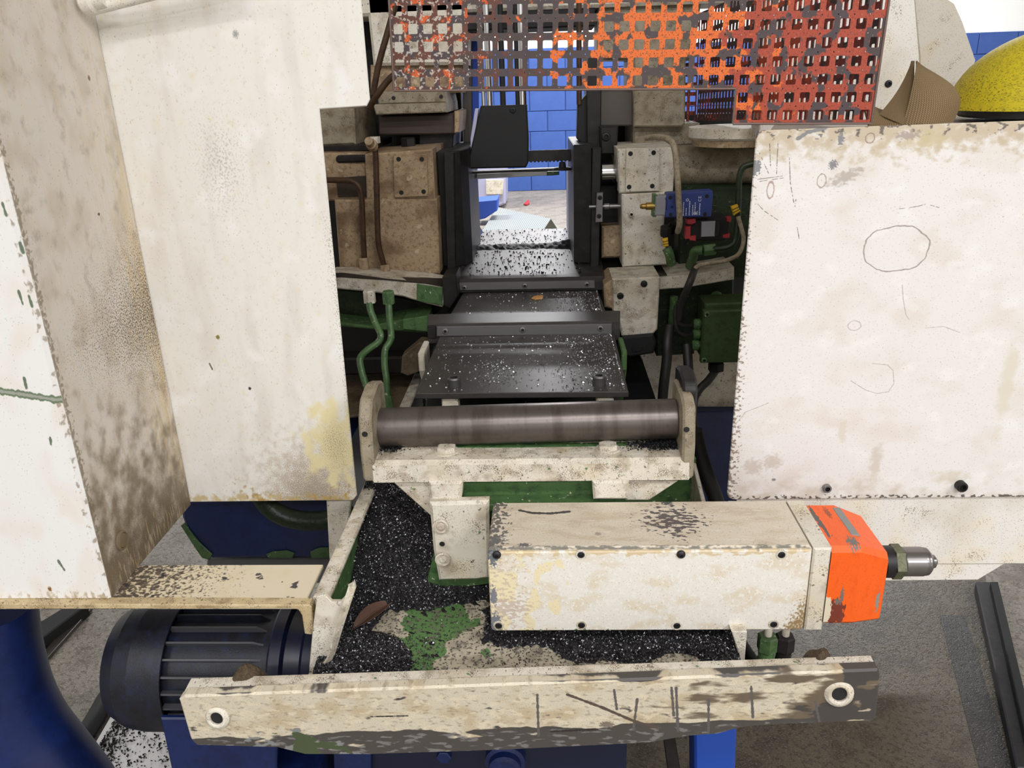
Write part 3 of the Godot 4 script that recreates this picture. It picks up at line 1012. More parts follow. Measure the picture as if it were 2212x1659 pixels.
# ---------- the room and its lamps ----------
func ceiling_lights() -> void:
	var lens := StandardMaterial3D.new()
	lens.albedo_color = Color.WHITE
	lens.emission_enabled = true
	lens.emission = Color(0.985, 0.985, 1.0)
	lens.emission_energy_multiplier = 4.0
	var tin := mat("lamp_tin", col(230, 230, 228), 0.5)
	var k := 0
	var where := ["over the viewer's left", "over the viewer", "over the viewer's right", "behind the viewer on the left", "behind the viewer", "behind the viewer on the right", "near the far blue wall on the left", "near the far blue wall", "near the far blue wall on the right"]
	for row in [[1.6, 5.0], [3.9, 10.0], [-8.2, 26.0]]:
		for xx in [-2.6, 0.3, 3.2]:
			var o := thing("ceiling_lamp", "long white tube lamp hanging under the ceiling " + where[k], "lamp", Vector3(xx, 3.75, row[0]), "ceiling tube lamps")
			part("housing", MB.new().box(xx - 0.8, xx + 0.8, 3.72, 3.8, row[0] - 0.16, row[0] + 0.16, 0.01), tin, o)
			part("lamp_panel", MB.new().box(xx - 0.76, xx + 0.76, 3.69, 3.72, row[0] - 0.13, row[0] + 0.13, 0.004), lens, o)
			var a := AreaLight3D.new()
			a.name = "lamp_light"
			a.area_size = Vector2(1.5, 0.26)
			a.area_normalize_energy = true
			# right-hand lamps turned up to brighten the left cover's right-facing side
			a.light_energy = row[1] * (1.0 if row[0] < 0 else 0.6 if xx < 0 else 0.95 if xx < 1 else 1.75)
			a.light_color = Color(0.985, 0.985, 1.0)
			a.shadow_enabled = true
			a.area_range = 25
			a.area_attenuation = 2
			o.add_child(a)
			a.position = Vector3(0, -0.075, 0)
			a.rotation.x = -PI / 2
			k += 1


func room() -> void:
	mat("mortar", col(46, 74, 136), 0.7)
	struct("floor", MB.new().box(-6.2, 7.2, -0.12, 0, -10.9, 6.4, 0), M.concrete, "grey oil-stained concrete workshop floor", "floor")
	struct("floor", MB.new().prism([0.4524, -2.2795, 1.2146, -2.0051, 0.8567, -1.1008, -0.2634, -1.0842], "y", 0.0, 0.0012, 0), M.dark_concrete, "darker concrete between the machine and the right floor rail", "floor")
	struct("ceiling", MB.new().box(-6.2, 7.2, 3.9, 4.0, -10.9, 6.4, 0), M.wall_white, "white workshop ceiling", "ceiling")
	struct("wall_left", MB.new().box(-6.2, -6.0, 0, 3.9, -10.9, 6.4, 0), M.wall_white, "white workshop wall on the left", "wall")
	struct("wall_right", MB.new().box(7.0, 7.2, 0, 3.9, -10.9, 6.4, 0), M.wall_white, "white workshop wall on the right", "wall")
	struct("wall_front", MB.new().box(-6.0, 7.0, 0, 3.9, 6.2, 6.4, 0), M.wall_white, "white workshop wall behind the viewer", "wall")
	var w := struct("wall_back", MB.new().box(-6.0, 7.0, 0, 3.9, -10.9, -10.52, 0), M.wall_white, "far block wall, blue below and white above", "wall")
	# painted blocks of the far wall, laid in courses where the saw opening and the right edge show them
	part("mortar", MB.new().box(-6.0, 7.0, 0.0, 1.68, -10.521, -10.512, 0), M.mortar, w)
	var shapes := []
	for s in 3:
		shapes.append(MB.new().box(-0.218, 0.218, -0.118, 0.118, -0.02, 0.0 + 0.002 * s, 0.004).mesh())
	for r in 7:
		for i in range(-8, 18):
			var o := MeshInstance3D.new()
			o.mesh = shapes[rng.randi() % 3]
			o.material_override = M.block_blue
			o.name = "block" if w.get_child_count() == 1 else "block_%03d" % (w.get_child_count() - 1)
			o.position = Vector3(i * 0.445 + (0.22 if r % 2 else 0.0), 0.12 + r * 0.242, -10.5)
			w.add_child(o, true)
	# raised steel edges of the drip tray let into the floor
	var e := thing("floor_rail", "black oily steel angle rail along the floor at the right", "rail", Vector3(0.75, 0, -1.2))
	part("rail", MB.new().prism([1.1123, -1.8372, 1.1622, -1.837, 0.9436, -1.2212, 0.8876, -1.2206], "y", 0.002, 0.03, 0.003), M.black, e)
	part("upright_flange", MB.new().prism([1.1322, -1.8081, 1.1509, -1.808, 0.9492, -1.2695, 0.9296, -1.2694], "y", 0.002, 0.05, 0.002), M.near_black, e)
	var g := part("floor_paint_stripe", MB.new().prism([0.976, -1.731, 1.039, -1.731, 0.8899, -1.2246, 0.828, -1.2239], "y", 0.0005, 0.002, 0), mat("stripe", col(118, 118, 122), 0.4, 0, tx.concrete, 0.4, tx.concrete, 0.2))
	tag(g, "dark grey worn stripe on the floor beside the right rail", "stripe")
	var l := thing("floor_rail", "black steel rail on the floor left of the pump motor", "rail", Vector3(-0.9, 0, -1.4))
	part("rail", MB.new().prism([-1.3364, -1.4056, -1.4011, -1.4983, -1.2939, -1.7297, -1.243, -1.7296], "y", 0.002, 0.04, 0.003), M.near_black, l)
	part("bright_edge", MB.new().prism([-1.2835, -1.5224, -1.2757, -1.5474, -1.2755, -1.7569, -1.2497, -1.7568, -1.2522, -1.5475, -1.2572, -1.5062], "y", 0.002, 0.012, 0.001), M.zinc, l)


# ---------- big sheet metal covers ----------
func covers() -> void:
	var o := thing("blade_cover", "tall off-white sheet metal cover with a grimy side, at the far left", "cover", Vector3(-0.6, 0.733, -0.9))
	part("front_panel", MB.new().prism([-1.05, 0.733, -0.535, 0.733, -0.535, 1.6, -1.05, 1.6], "z", -0.81, -0.785, 0.004), M.left_front, o, "bright white front with a green scratch")
	part("side_panel", MB.new().prism([-1.0188, 0.733, -0.789, 0.733, -0.789, 1.6, -1.0188, 1.6], "x", -0.55, -0.5345, 0.001), M.left_side, o, "side grimy brown towards its foot")
	part("back_panel", MB.new().box(-1.05, -0.55, 0.735, 1.6, -1.05, -1.02, 0.002), M.paint, o)
	var pl := part("inner_panel", MB.new().prism([-0.5547, 0.7365, -0.293, 0.7374, -0.286, 0.7457, -0.2785, 1.2781, -0.22, 1.28, -0.2153, 1.2873, -0.2154, 1.2979, -0.2152, 1.3967, -0.213, 1.5485, -0.5505, 1.5624], "z", -1.0225, -1.02, 0.001), M.inner_panel, o, "flat panel notched at its upper right corner")
	part("plug", MB.new().lathe([0.0125, 0, 0.0125, 0.002, 0.010, 0.003, 0.0095, 0.0015, 0.0085, 0.003, 0, 0.0035], Vector3(-0.534, 0.7874, -0.833), Vector3.RIGHT, 22), mat("plug_dirt", col(120, 104, 80), 0.6), o.get_node("side_panel"), "oval looking flush plug")
	part("hinge_pin", MB.new().tube([Vector3(-0.5234, 1.3943, -0.99), Vector3(-0.4453, 1.4074, -0.985), Vector3(-0.3391, 1.4256, -0.98)], 0.0062, 14, 4), M.paint, o)
	part("hinge_knuckle", MB.new().lathe([0, 0, 0.010, 0.001, 0.0125, 0.004, 0.0125, 0.014, 0.009, 0.017, 0.009, 0.03, 0, 0.03], Vector3(-0.5303, 1.3999, -0.985), Vector3(0.9, 0.15, 0.05), 20), M.paint, o)

	var r := thing("wheel_housing", "large off-white painted cover with a round filled patch, at the right", "cover", Vector3(0.5, 0.6, -1.1))
	part("front_panel", MB.new().prism([0.2476, 0.7334, 0.2518, 1.2323, 0.2536, 1.2376, 0.6639, 1.2402, 0.7777, 0.7347], "z", -1.024, -1.02, 0.0012, 0.013), M.right_panel, r)
	part("lower_panel", MB.new().prism([0.2529, 0.7248, 0.7796, 0.7262, 0.6858, 0.6395, 0.6259, 0.5904, 0.2616, 0.5875], "z", -1.034, -1.03, 0.001), M.paint, r)
	part("body", MB.new().prism([0.263, -1.026, 0.95, -1.026, 0.95, -1.36, 0.365, -1.36], "y", 0.62, 1.230, 0.002), M.paint, r)
	cap_screw(r.get_node("front_panel"), Vector3(0.3854, 0.7522, -1.02), Vector3.BACK, 0.006, 0.006, M.screw)
	cap_screw(r.get_node("front_panel"), Vector3(0.5685, 0.7548, -1.02), Vector3.BACK, 0.0075, 0.010, M.dark_screw)


# ---------- perforated guard ----------
func perforated(mb: MB, o: Vector3, ux: Vector3, uy: Vector3, nx: int, ny: int, px: float, py: float, hole: float, border: float, th: float, skip: Callable, u0 := 0.0, u1 := 1.0) -> MB:
	var nz := ux.cross(uy).normalized()
	var W := nx * px
	var H := ny * py
	var at := func(a: float, b: float, d: float) -> Vector3:
		return o + ux * a + uy * b - nz * d
	var tu := func(a: float, b: float) -> Vector2:
		return Vector2(lerpf(u0, u1, a / W), 1.0 - b / H)
	var unit := []
	for k in 16:   # square with rounded corners, four points to a corner
		var q: int = k / 4
		var f := PI / 2 * q + PI / 6 * (k % 4)
		unit.append(Vector2([1, -1, -1, 1][q], [1, 1, -1, -1][q]) * 0.72 + Vector2(cos(f), sin(f)) * 0.28)
	for j in ny:
		for i in nx:
			if skip.call(i, j):
				continue
			var c := Vector2((i + 0.5) * px, (j + 0.5) * py)
			for k in 16:
				var l := (k + 1) % 16
				var h := Vector2(hole, hole) * 0.5
				var a0: Vector2 = c + unit[k] * h
				var b0: Vector2 = c + unit[l] * h
				var ea: Vector2 = unit[k] / maxf(absf(unit[k].x), absf(unit[k].y))
				var eb: Vector2 = unit[l] / maxf(absf(unit[l].x), absf(unit[l].y))
				var a1: Vector2 = c + ea * Vector2(px, py) * 0.5
				var b1: Vector2 = c + eb * Vector2(px, py) * 0.5
				mb.quad(at.call(a0.x, a0.y, 0), at.call(a1.x, a1.y, 0), at.call(b1.x, b1.y, 0), at.call(b0.x, b0.y, 0), tu.call(a0.x, a0.y), tu.call(a1.x, a1.y), tu.call(b1.x, b1.y), tu.call(b0.x, b0.y))
				mb.quad(at.call(b0.x, b0.y, th), at.call(b1.x, b1.y, th), at.call(a1.x, a1.y, th), at.call(a0.x, a0.y, th), tu.call(b0.x, b0.y), tu.call(b1.x, b1.y), tu.call(a1.x, a1.y), tu.call(a0.x, a0.y))
				mb.quad(at.call(b0.x, b0.y, 0), at.call(b0.x, b0.y, th), at.call(a0.x, a0.y, th), at.call(a0.x, a0.y, 0), tu.call(b0.x, b0.y), tu.call(b0.x, b0.y), tu.call(a0.x, a0.y), tu.call(a0.x, a0.y))
			# rims along open sides
			for s in [[-1, 0], [1, 0], [0, -1], [0, 1]]:
				var ii: int = i + s[0]
				var jj: int = j + s[1]
				if ii >= 0 and jj >= 0 and ii < nx and jj < ny and not skip.call(ii, jj):
					continue
				var d := Vector2(s[0], s[1])
				var t := Vector2(-s[1], s[0])
				var e0: Vector2 = c + (d - t) * Vector2(px, py) * 0.5
				var e1: Vector2 = c + (d + t) * Vector2(px, py) * 0.5
				var g0 := e0 + d * border - t * border * 0.6
				var g1 := e1 + d * border + t * border * 0.6
				if s[0] != 0:
					g0 = e0 + d * border
					g1 = e1 + d * border
				else:
					g0 = e0 + d * border
					g1 = e1 + d * border
				mb.quad(at.call(e0.x, e0.y, 0), at.call(g0.x, g0.y, 0), at.call(g1.x, g1.y, 0), at.call(e1.x, e1.y, 0), tu.call(e0.x, e0.y), tu.call(g0.x, g0.y), tu.call(g1.x, g1.y), tu.call(e1.x, e1.y))
				mb.quad(at.call(g0.x, g0.y, 0), at.call(g0.x, g0.y, th), at.call(g1.x, g1.y, th), at.call(g1.x, g1.y, 0))
				mb.quad(at.call(e1.x, e1.y, th), at.call(g1.x, g1.y, th), at.call(g0.x, g0.y, th), at.call(e0.x, e0.y, th))
	return mb


func guard() -> void:
	var o := thing("perforated_guard", "orange and black worn perforated metal guard with square holes, across the top", "guard", Vector3(0.1, 1.24, -1.07))
	# lower left corner, the direction along it and up it
	var A := Vector3(-0.1959, 1.2962, -1.08)
	var B := Vector3(0.4008, 1.281, -1.055)
	var ux := (B - A).normalized()
	var uy := (Vector3.UP - ux * ux.y).normalized()
	var W := A.distance_to(B)
	var px := W / 32.0
	var py := 0.0206
	var rows := 8
	part("front_sheet", perforated(MB.new(), A - uy * (2 * py), ux, uy, 32, rows + 2, px, py, 0.0118, 0.0, 0.002, func(i, j): return j < 2 and i < 23), M.guard, o)
	# wire-thin folded rim
	var rim := MB.new()
	var c0 := A + ux * (23 * px)
	for e in [[A, c0], [A, A + uy * (rows * py)], [c0, c0 - uy * (2 * py)], [c0 - uy * (2 * py), B - uy * (2 * py)], [B - uy * (2 * py), B + uy * (rows * py)]]:
		rim.tube([e[0], e[1]], 0.0016, 6, 1)
	part("rim", rim, M.rim_worn, o)
	# side sheet running back from the right end, and its short turn at the far end
	var bl := Vector3(0.325, 1.212, -1.85)
	var br := Vector3(0.402, 1.238, -1.075)
	var sx := (br - bl).normalized()
	var L := bl.distance_to(br)
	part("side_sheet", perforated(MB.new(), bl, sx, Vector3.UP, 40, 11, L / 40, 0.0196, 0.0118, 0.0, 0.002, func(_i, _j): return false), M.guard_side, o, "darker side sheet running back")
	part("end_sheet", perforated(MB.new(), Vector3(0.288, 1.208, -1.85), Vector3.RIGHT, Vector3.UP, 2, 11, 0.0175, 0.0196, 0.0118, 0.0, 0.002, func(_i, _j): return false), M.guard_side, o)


# ---------- roller and the casting that carries it ----------
func roller_stand() -> void:
	var o := thing("roller_bracket", "cream painted cast bracket with two ears holding the steel roller", "bracket", Vector3(-0.03, 0.8, -0.94))
	part("base", MB.new().prism([-1.0, 0.8185, -0.92, 0.8185, -0.92, 0.843, -0.926, 0.848, -1.0, 0.848], "x", -0.2375, 0.177, 0.004), M.cast, o)
	# ears: rounded plates standing at both ends
	part("ear", MB.new().prism([-1.02, 0.8185, -0.921, 0.8185, -0.919, 0.86, -0.926, 0.905, -0.945, 0.927, -0.985, 0.934, -1.02, 0.924], "x", -0.2475, -0.2305, 0.003, 0.006), M.cast_dark, o)
	part("ear", MB.new().prism([-1.02, 0.8185, -0.921, 0.8185, -0.919, 0.868, -0.93, 0.915, -0.95, 0.923, -1.0, 0.925, -1.02, 0.92], "x", 0.1635, 0.1795, 0.003, 0.006), M.cast_dark, o)
	part("ear_cheek", MB.new().prism([-1.03, 0.86, -0.965, 0.86, -0.960, 0.925, -0.97, 0.937, -1.0, 0.941, -1.03, 0.936], "x", 0.168, 0.187, 0.003, 0.006), M.black, o)
	for q in [Vector3(-0.2387, 0.8882, -0.919), Vector3(0.1672, 0.8893, -0.919)]:
		bore(o, q, Vector3.BACK, 0.0036, 0.008, M.near_black, "set_screw_hole")
	for q in [Vector3(-0.1399, 0.848, -0.9503), Vector3(0.0722, 0.848, -0.9521)]:
		var s := hexagon(MB.new(), q, Vector3.UP, 0.013, 0.008)
		part("bolt", s.lathe([0.016, 0.0, 0.016, 0.0015, 0, 0.0015], q, Vector3.UP, 20), M.cast, o)
	part("chipped_patch", MB.new().prism([-0.15, -0.972, 0.10, -0.972, 0.10, -0.961, -0.05, -0.959, -0.15, -0.962], "y", 0.8478, 0.8486, 0.0002), M.green, o, "green paint showing along the back")
	# web below the base: pillars, sloping gussets and the green recess between them
	part("pillar", MB.new().prism([-0.1614, 0.8215, -0.1163, 0.821, -0.1202, 0.7927, -0.1603, 0.793], "z", -0.985, -0.915, 0.003), M.cream, o)
	part("pillar", MB.new().prism([0.0498, 0.8201, 0.0976, 0.8196, 0.0957, 0.7928, 0.0517, 0.7932], "z", -0.985, -0.915, 0.003), M.cream, o)
	part("gusset", MB.new().prism([-0.2124, 0.8148, -0.1585, 0.8143, -0.1598, 0.7573], "z", -0.965, -0.93, 0.002), M.cast, o)
	part("gusset", MB.new().prism([0.0956, 0.8118, 0.1618, 0.8111, 0.1251, 0.7829, 0.0949, 0.7832], "z", -0.965, -0.93, 0.002), M.cast, o)
	part("recess_back", MB.new().prism([-0.1292, 0.8089, 0.0581, 0.807, 0.0585, 0.7483, -0.1326, 0.7498], "z", -0.975, -0.945, 0.002), M.green, o, "glossy green recess")
	part("recess_floor", MB.new().box(-0.12, 0.06, 0.776, 0.786, -0.955, -0.918, 0.001), M.green, o)

	var r := thing("feed_roller", "dark steel roller lying across the front of the tables", "roller", Vector3(-0.035, 0.876, -0.977))
	var a := Vector3(-0.2364, 0.8716, -0.977)
	var b := Vector3(0.1649, 0.8796, -0.977)
	part("roller_shell", MB.new().lathe([0.0, 0, 0.0225, 0.0, 0.0262, 0.0012, 0.0266, 0.003, 0.0266, a.distance_to(b) - 0.003, 0.0262, a.distance_to(b) - 0.0012, 0.0225, a.distance_to(b), 0, a.distance_to(b)], a, b - a, 64), M.roller, r)
	part("axle", MB.new().lathe([0.008, -0.014, 0.008, a.distance_to(b) + 0.012], a, b - a, 16), M.steel, r)


# ---------- hydraulic feed housing with the orange cap ----------
func feed_unit() -> void:
	var o := thing("feed_housing", "cream steel box housing with screwed front plate and orange end cap", "housing", Vector3(0.1, 0.678, -0.86))
	var x0 := -0.0778
	var x1 := 0.2957
	part("top_plate", MB.new().prism([x0, -0.912, x1, -0.912, x1, -0.803, x0, -0.803], "y", 0.75, 0.793, 0.003), M.feed_top, o, "grimy top with black spatter")
	part("body", MB.new().box(x0 + 0.002, x1 - 0.001, 0.680, 0.752, -0.91, -0.806, 0.002), M.cast, o)
	var fp := part("front_plate", MB.new().prism([x0, 0.678, x1 - 0.001, 0.680, x1 - 0.001, 0.7905, x0, 0.7895], "z", -0.806, -0.799, 0.0015, 0.006), M.feed_front, o, "flaking cream front plate")
	for q in [[Vector3(-0.067, 0.7863, -0.799), 0], [Vector3(0.031, 0.7858, -0.799), 1], [Vector3(0.1461, 0.7859, -0.799), 0], [Vector3(0.2604, 0.7847, -0.799), 1], [Vector3(-0.0686, 0.6866, -0.799), 1], [Vector3(0.0315, 0.6873, -0.799), 1], [Vector3(0.1454, 0.6866, -0.799), 1], [Vector3(0.2594, 0.6886, -0.799), 1]]:
		if q[1] == 0:
			part("screw", MB.new().lathe([0.0052, 0, 0.0048, 0.0020, 0.0033, 0.0033, 0.0016, 0.0038, 0.0014, 0.002, 0, 0.002], q[0], Vector3.BACK, 18), M.dark_screw, fp)
		else:
			part("screw", two(MB.new().lathe([0.0066, 0, 0.006, 0.0009, 0.0043, 0.0009], q[0], Vector3.BACK, 20), M.cast, MB.new().lathe([0.0043, 0.0007, 0.0036, 0.0014, 0.002, 0.0016, 0.0018, 0.0004, 0, 0.0004], q[0], Vector3.BACK, 18), M.dark_screw), null, fp)
	part("end_plate", MB.new().box(x1 + 0.0008, x1 + 0.0215, 0.678, 0.792, -0.914, -0.8, 0.002), M.cream, o)
	# orange cap: chamfered towards its outer end
	var ex := x1 + 0.0215
	var cap := MB.new()
	var CV := [0.97, 0.48, 0.45, 0.04, 0.02, 0.0, 1.0, 0.99]
	var hw := [[0.0, 0.685, 0.792, -0.905, -0.8], [0.034, 0.685, 0.792, -0.905, -0.8], [0.066, 0.688, 0.781, -0.897, -0.803], [0.069, 0.693, 0.774, -0.89, -0.808]]
	for k in 3:
		var a: Array = hw[k]
		var b: Array = hw[k + 1]
		var ring := func(q: Array) -> Array:
			var c := 0.006
			var X: float = ex + q[0]
			return [Vector3(X, q[1] + c, q[4]), Vector3(X, q[2] - c, q[4]), Vector3(X, q[2], q[4] - c), Vector3(X, q[2], q[3] + c), Vector3(X, q[2] - c, q[3]), Vector3(X, q[1] + c, q[3]), Vector3(X, q[1], q[3] + c), Vector3(X, q[1], q[4] - c)]
		var ra: Array = ring.call(a)
		var rb: Array = ring.call(b)
		for i in 8:
			var j := (i + 1) % 8
			var ua := Vector2(a[0] / 0.069, CV[i])
			var ub := Vector2(b[0] / 0.069, CV[i])
			var va := Vector2(a[0] / 0.069, CV[j])
			var vb := Vector2(b[0] / 0.069, CV[j])
			cap.quad(ra[i], rb[i], rb[j], ra[j], ua, ub, vb, va)
		if k == 2:
			for i in range(1, 7):
				cap.tri(rb[0], rb[i + 1], rb[i], Vector2(1, 0.1), Vector2(1, 0.2), Vector2(1, 0.3))
	var cp := part("end_cap", cap, M.cap, o, "chipped orange end cap")
	part("slot", MB.new().prism([ex + 0.030, -0.893, ex + 0.040, -0.893, ex + 0.041, -0.828, ex + 0.031, -0.828], "y", 0.786, 0.7925, 0.0008), mat("slot_grey", col(140, 138, 134), 0.5), cp, "grey strip across the cap")
	var hub := Vector3(0.4087, 0.74, -0.852)
	hub.x = ex + 0.066
	part("coupling", MB.new().lathe([0.0195, 0, 0.0195, 0.012, 0.017, 0.0125, 0.017, 0.015, 0.0195, 0.016, 0.0195, 0.027], hub, Vector3.RIGHT, 36), M.dark_screw, o)
	part("coupling_nut", hexagon(MB.new(), hub + Vector3(0.027, 0, 0), Vector3.RIGHT, 0.0215, 0.012), M.stained_nut, o, "green stained nut")
	part("coupling_sleeve", MB.new().lathe([0.0172, 0.033, 0.0178, 0.034, 0.0178, 0.057, 0.0168, 0.0575, 0.0172, 0.059, 0.0164, 0.0595, 0.017, 0.061, 0.0162, 0.0615, 0.0166, 0.063, 0.0135, 0.066, 0.0105, 0.068, 0.0085, 0.0685, 0.008, 0.072, 0.004, 0.075, 0, 0.075], hub + Vector3(0.006, 0, 0), Vector3.RIGHT, 36), M.sleeve, o)
	part("set_screw", MB.new().lathe([0.0024, 0, 0.0024, 0.001, 0.001, 0.001, 0.001, -0.001, 0, -0.001], hub + Vector3(0.006, 0.0125, 0.0145), Vector3(0, 0.65, 0.76), 12), M.steel, o)

	var m := thing("mounting_block", "cream mounting block with two round plugs left of the feed housing", "block", Vector3(-0.12, 0.67, -0.93))
	part("body", MB.new().prism([-0.1602, 0.797, -0.0828, 0.799, -0.0865, 0.6821, -0.104, 0.6793, -0.1552, 0.678, -0.1595, 0.7256], "z", -0.921, -0.903, 0.004), M.cream, m)
	part("lip", MB.new().prism([-0.1751, 0.6649, -0.1634, 0.7062, -0.0843, 0.7058, -0.0861, 0.6602, -0.1738, 0.6468], "z", -0.955, -0.922, 0.002), M.green, m, "green underside")
	for q in [Vector3(-0.1472, 0.7633, -0.902), Vector3(-0.1473, 0.7133, -0.902)]:
		part("plug", MB.new().lathe([0.0105, 0, 0.0105, 0.002, 0.0085, 0.0028, 0.008, 0.0012, 0.006, 0.001, 0.0052, 0.0026, 0.003, 0.0034, 0, 0.0034], q, Vector3.BACK, 24), M.cast, m)
	bore(m, Vector3(-0.147, 0.7367, -0.902), Vector3.BACK, 0.0034, 0.012, M.near_black)


# ---------- the worn bar across the front ----------
func front_bar() -> void:
	var o := thing("front_bar", "long battered cream and bare steel bar with two bushings, lowest across the front", "bar", Vector3(-0.03, 0.6, -0.7))
	part("face", MB.new().prism([-0.4137, 0.6793, -0.4064, 0.685, -0.1494, 0.6977, 0.0966, 0.7104, 0.3322, 0.7233, 0.3351, 0.715, 0.338, 0.6585, 0.3342, 0.6547, 0.2263, 0.6482, 0.1972, 0.6442, 0.1732, 0.635, 0.1436, 0.6322, 0.0991, 0.6221, -0.0529, 0.6107, -0.2086, 0.6024, -0.2822, 0.6017, -0.3126, 0.6114, -0.4049, 0.6139, -0.4104, 0.6218], "z", -0.694, -0.68, 0.0022), M.bar, o)
	# flange turned back along the top
	var p := []
	for k in 25:
		var u := k / 24.0
		var q := Vector3(-0.4117, 0.6827, -0.684).lerp(Vector3(0.3342, 0.7193, -0.684), u)
		p.append([q + Vector3(0, -0.004, -0.002), q + Vector3(0, -0.0015, -0.008), q + Vector3(0, 0, -0.026 + 0.004 * u), q + Vector3(0, -0.004, -0.028 + 0.004 * u)])
	var g := []
	for k in 4:
		var row := []
		for q in p:
			row.append(q[3 - k])
		g.append(row)
	part("top_flange", MB.new().sheet(g, 0.004), M.cast, o)
	for q in [[Vector3(-0.3741, 0.6557, -0.68), 0.0105], [Vector3(0.2953, 0.6926, -0.68), 0.0115]]:
		var r: float = q[1]
		part("bushing", MB.new().lathe([r * 1.35, 0, r * 1.3, 0.0015, r * 1.02, 0.004, r * 0.84, 0.0042, r * 0.7, 0.003, r * 0.66, -0.006], q[0], Vector3(-0.05, 0.18, 1), 28), M.cream, o)
		part("bushing_bore", MB.new().lathe([r * 0.68, 0.001, r * 0.66, 0.0012, 0, 0.0008], q[0] , Vector3(-0.05, 0.18, 1), 24), M.near_black, o)  # flat near-black disc in place of the shadowed hole
	# torn lugs welded behind the flange
	for q in [[Vector3(-0.3484, 0.6664, -0.715), 0.050, 0.034], [Vector3(0.2856, 0.6996, -0.712), 0.036, 0.026]]:
		var s := []
		for i in 7:
			var row := []
			for j in 13:
				var a := j / 12.0
				var up: float = q[2] * pow(sin(PI * clampf(a * 1.06, 0, 1)), 0.7) * (1.0 + 0.12 * sin(a * 9 + i)) * sin(PI * (0.25 + 0.5 * i / 6.0))
				row.append(q[0] + Vector3((a - 0.5) * q[1], up - 0.004, (3 - i) * -0.004))
			s.append(row)
		part("torn_lug", MB.new().sheet(s), M.clod, o)


func heap(called: String, x0: float, x1: float, z0: float, z1: float, nx: int, nz: int, f: Callable, m: Material, parent: Node, label := "") -> MeshInstance3D:
	var n := FastNoiseLite.new()
	n.seed = 5
	n.frequency = 60
	n.fractal_octaves = 4
	var g := []
	for i in nz:
		var row := []
		for j in nx:
			var xx := lerpf(x0, x1, j / float(nx - 1))
			var zz := lerpf(z0, z1, i / float(nz - 1))
			row.append(Vector3(xx, f.call(xx, zz) + n.get_noise_2d(xx, zz) * 0.004 + n.get_noise_2d(xx * 3, zz * 3) * 0.0016, zz))
		g.append(row)
	return part(called, MB.new().sheet(g), m, parent, label)


# loose chips strewn over a surface: points from a callable, one small curl of metal each
func strew(called: String, count: int, pick: Callable, size: float, m: Material, parent: Node) -> MultiMeshInstance3D:
	var mb := MB.new()
	mb.tri(Vector3(-0.5, 0, -0.3), Vector3(0.5, 0.1, -0.2), Vector3(0.1, 0.35, 0.4))
	mb.tri(Vector3(-0.5, 0, -0.3), Vector3(0.1, 0.35, 0.4), Vector3(-0.4, 0.3, 0.3))
	mb.tri(Vector3(0.5, 0.1, -0.2), Vector3(-0.5, 0, -0.3), Vector3(0.0, 0.5, -0.1))
	var mm := MultiMesh.new()
	mm.transform_format = MultiMesh.TRANSFORM_3D
	mm.mesh = mb.mesh()
	mm.instance_count = count
	for i in count:
		var p: Vector3 = pick.call()
		var b := Basis.from_euler(Vector3(rng.randf() * TAU, rng.randf() * TAU, rng.randf() * TAU)).scaled(Vector3.ONE * size * rng.randf_range(0.5, 1.5))
		mm.set_instance_transform(i, Transform3D(b, p))
	var o := MultiMeshInstance3D.new()
	o.multimesh = mm
	o.material_override = m
	o.name = called if parent != self else numbered(called)
	o.set_meta("kind", "stuff")
	parent.add_child(o, true)
	return o


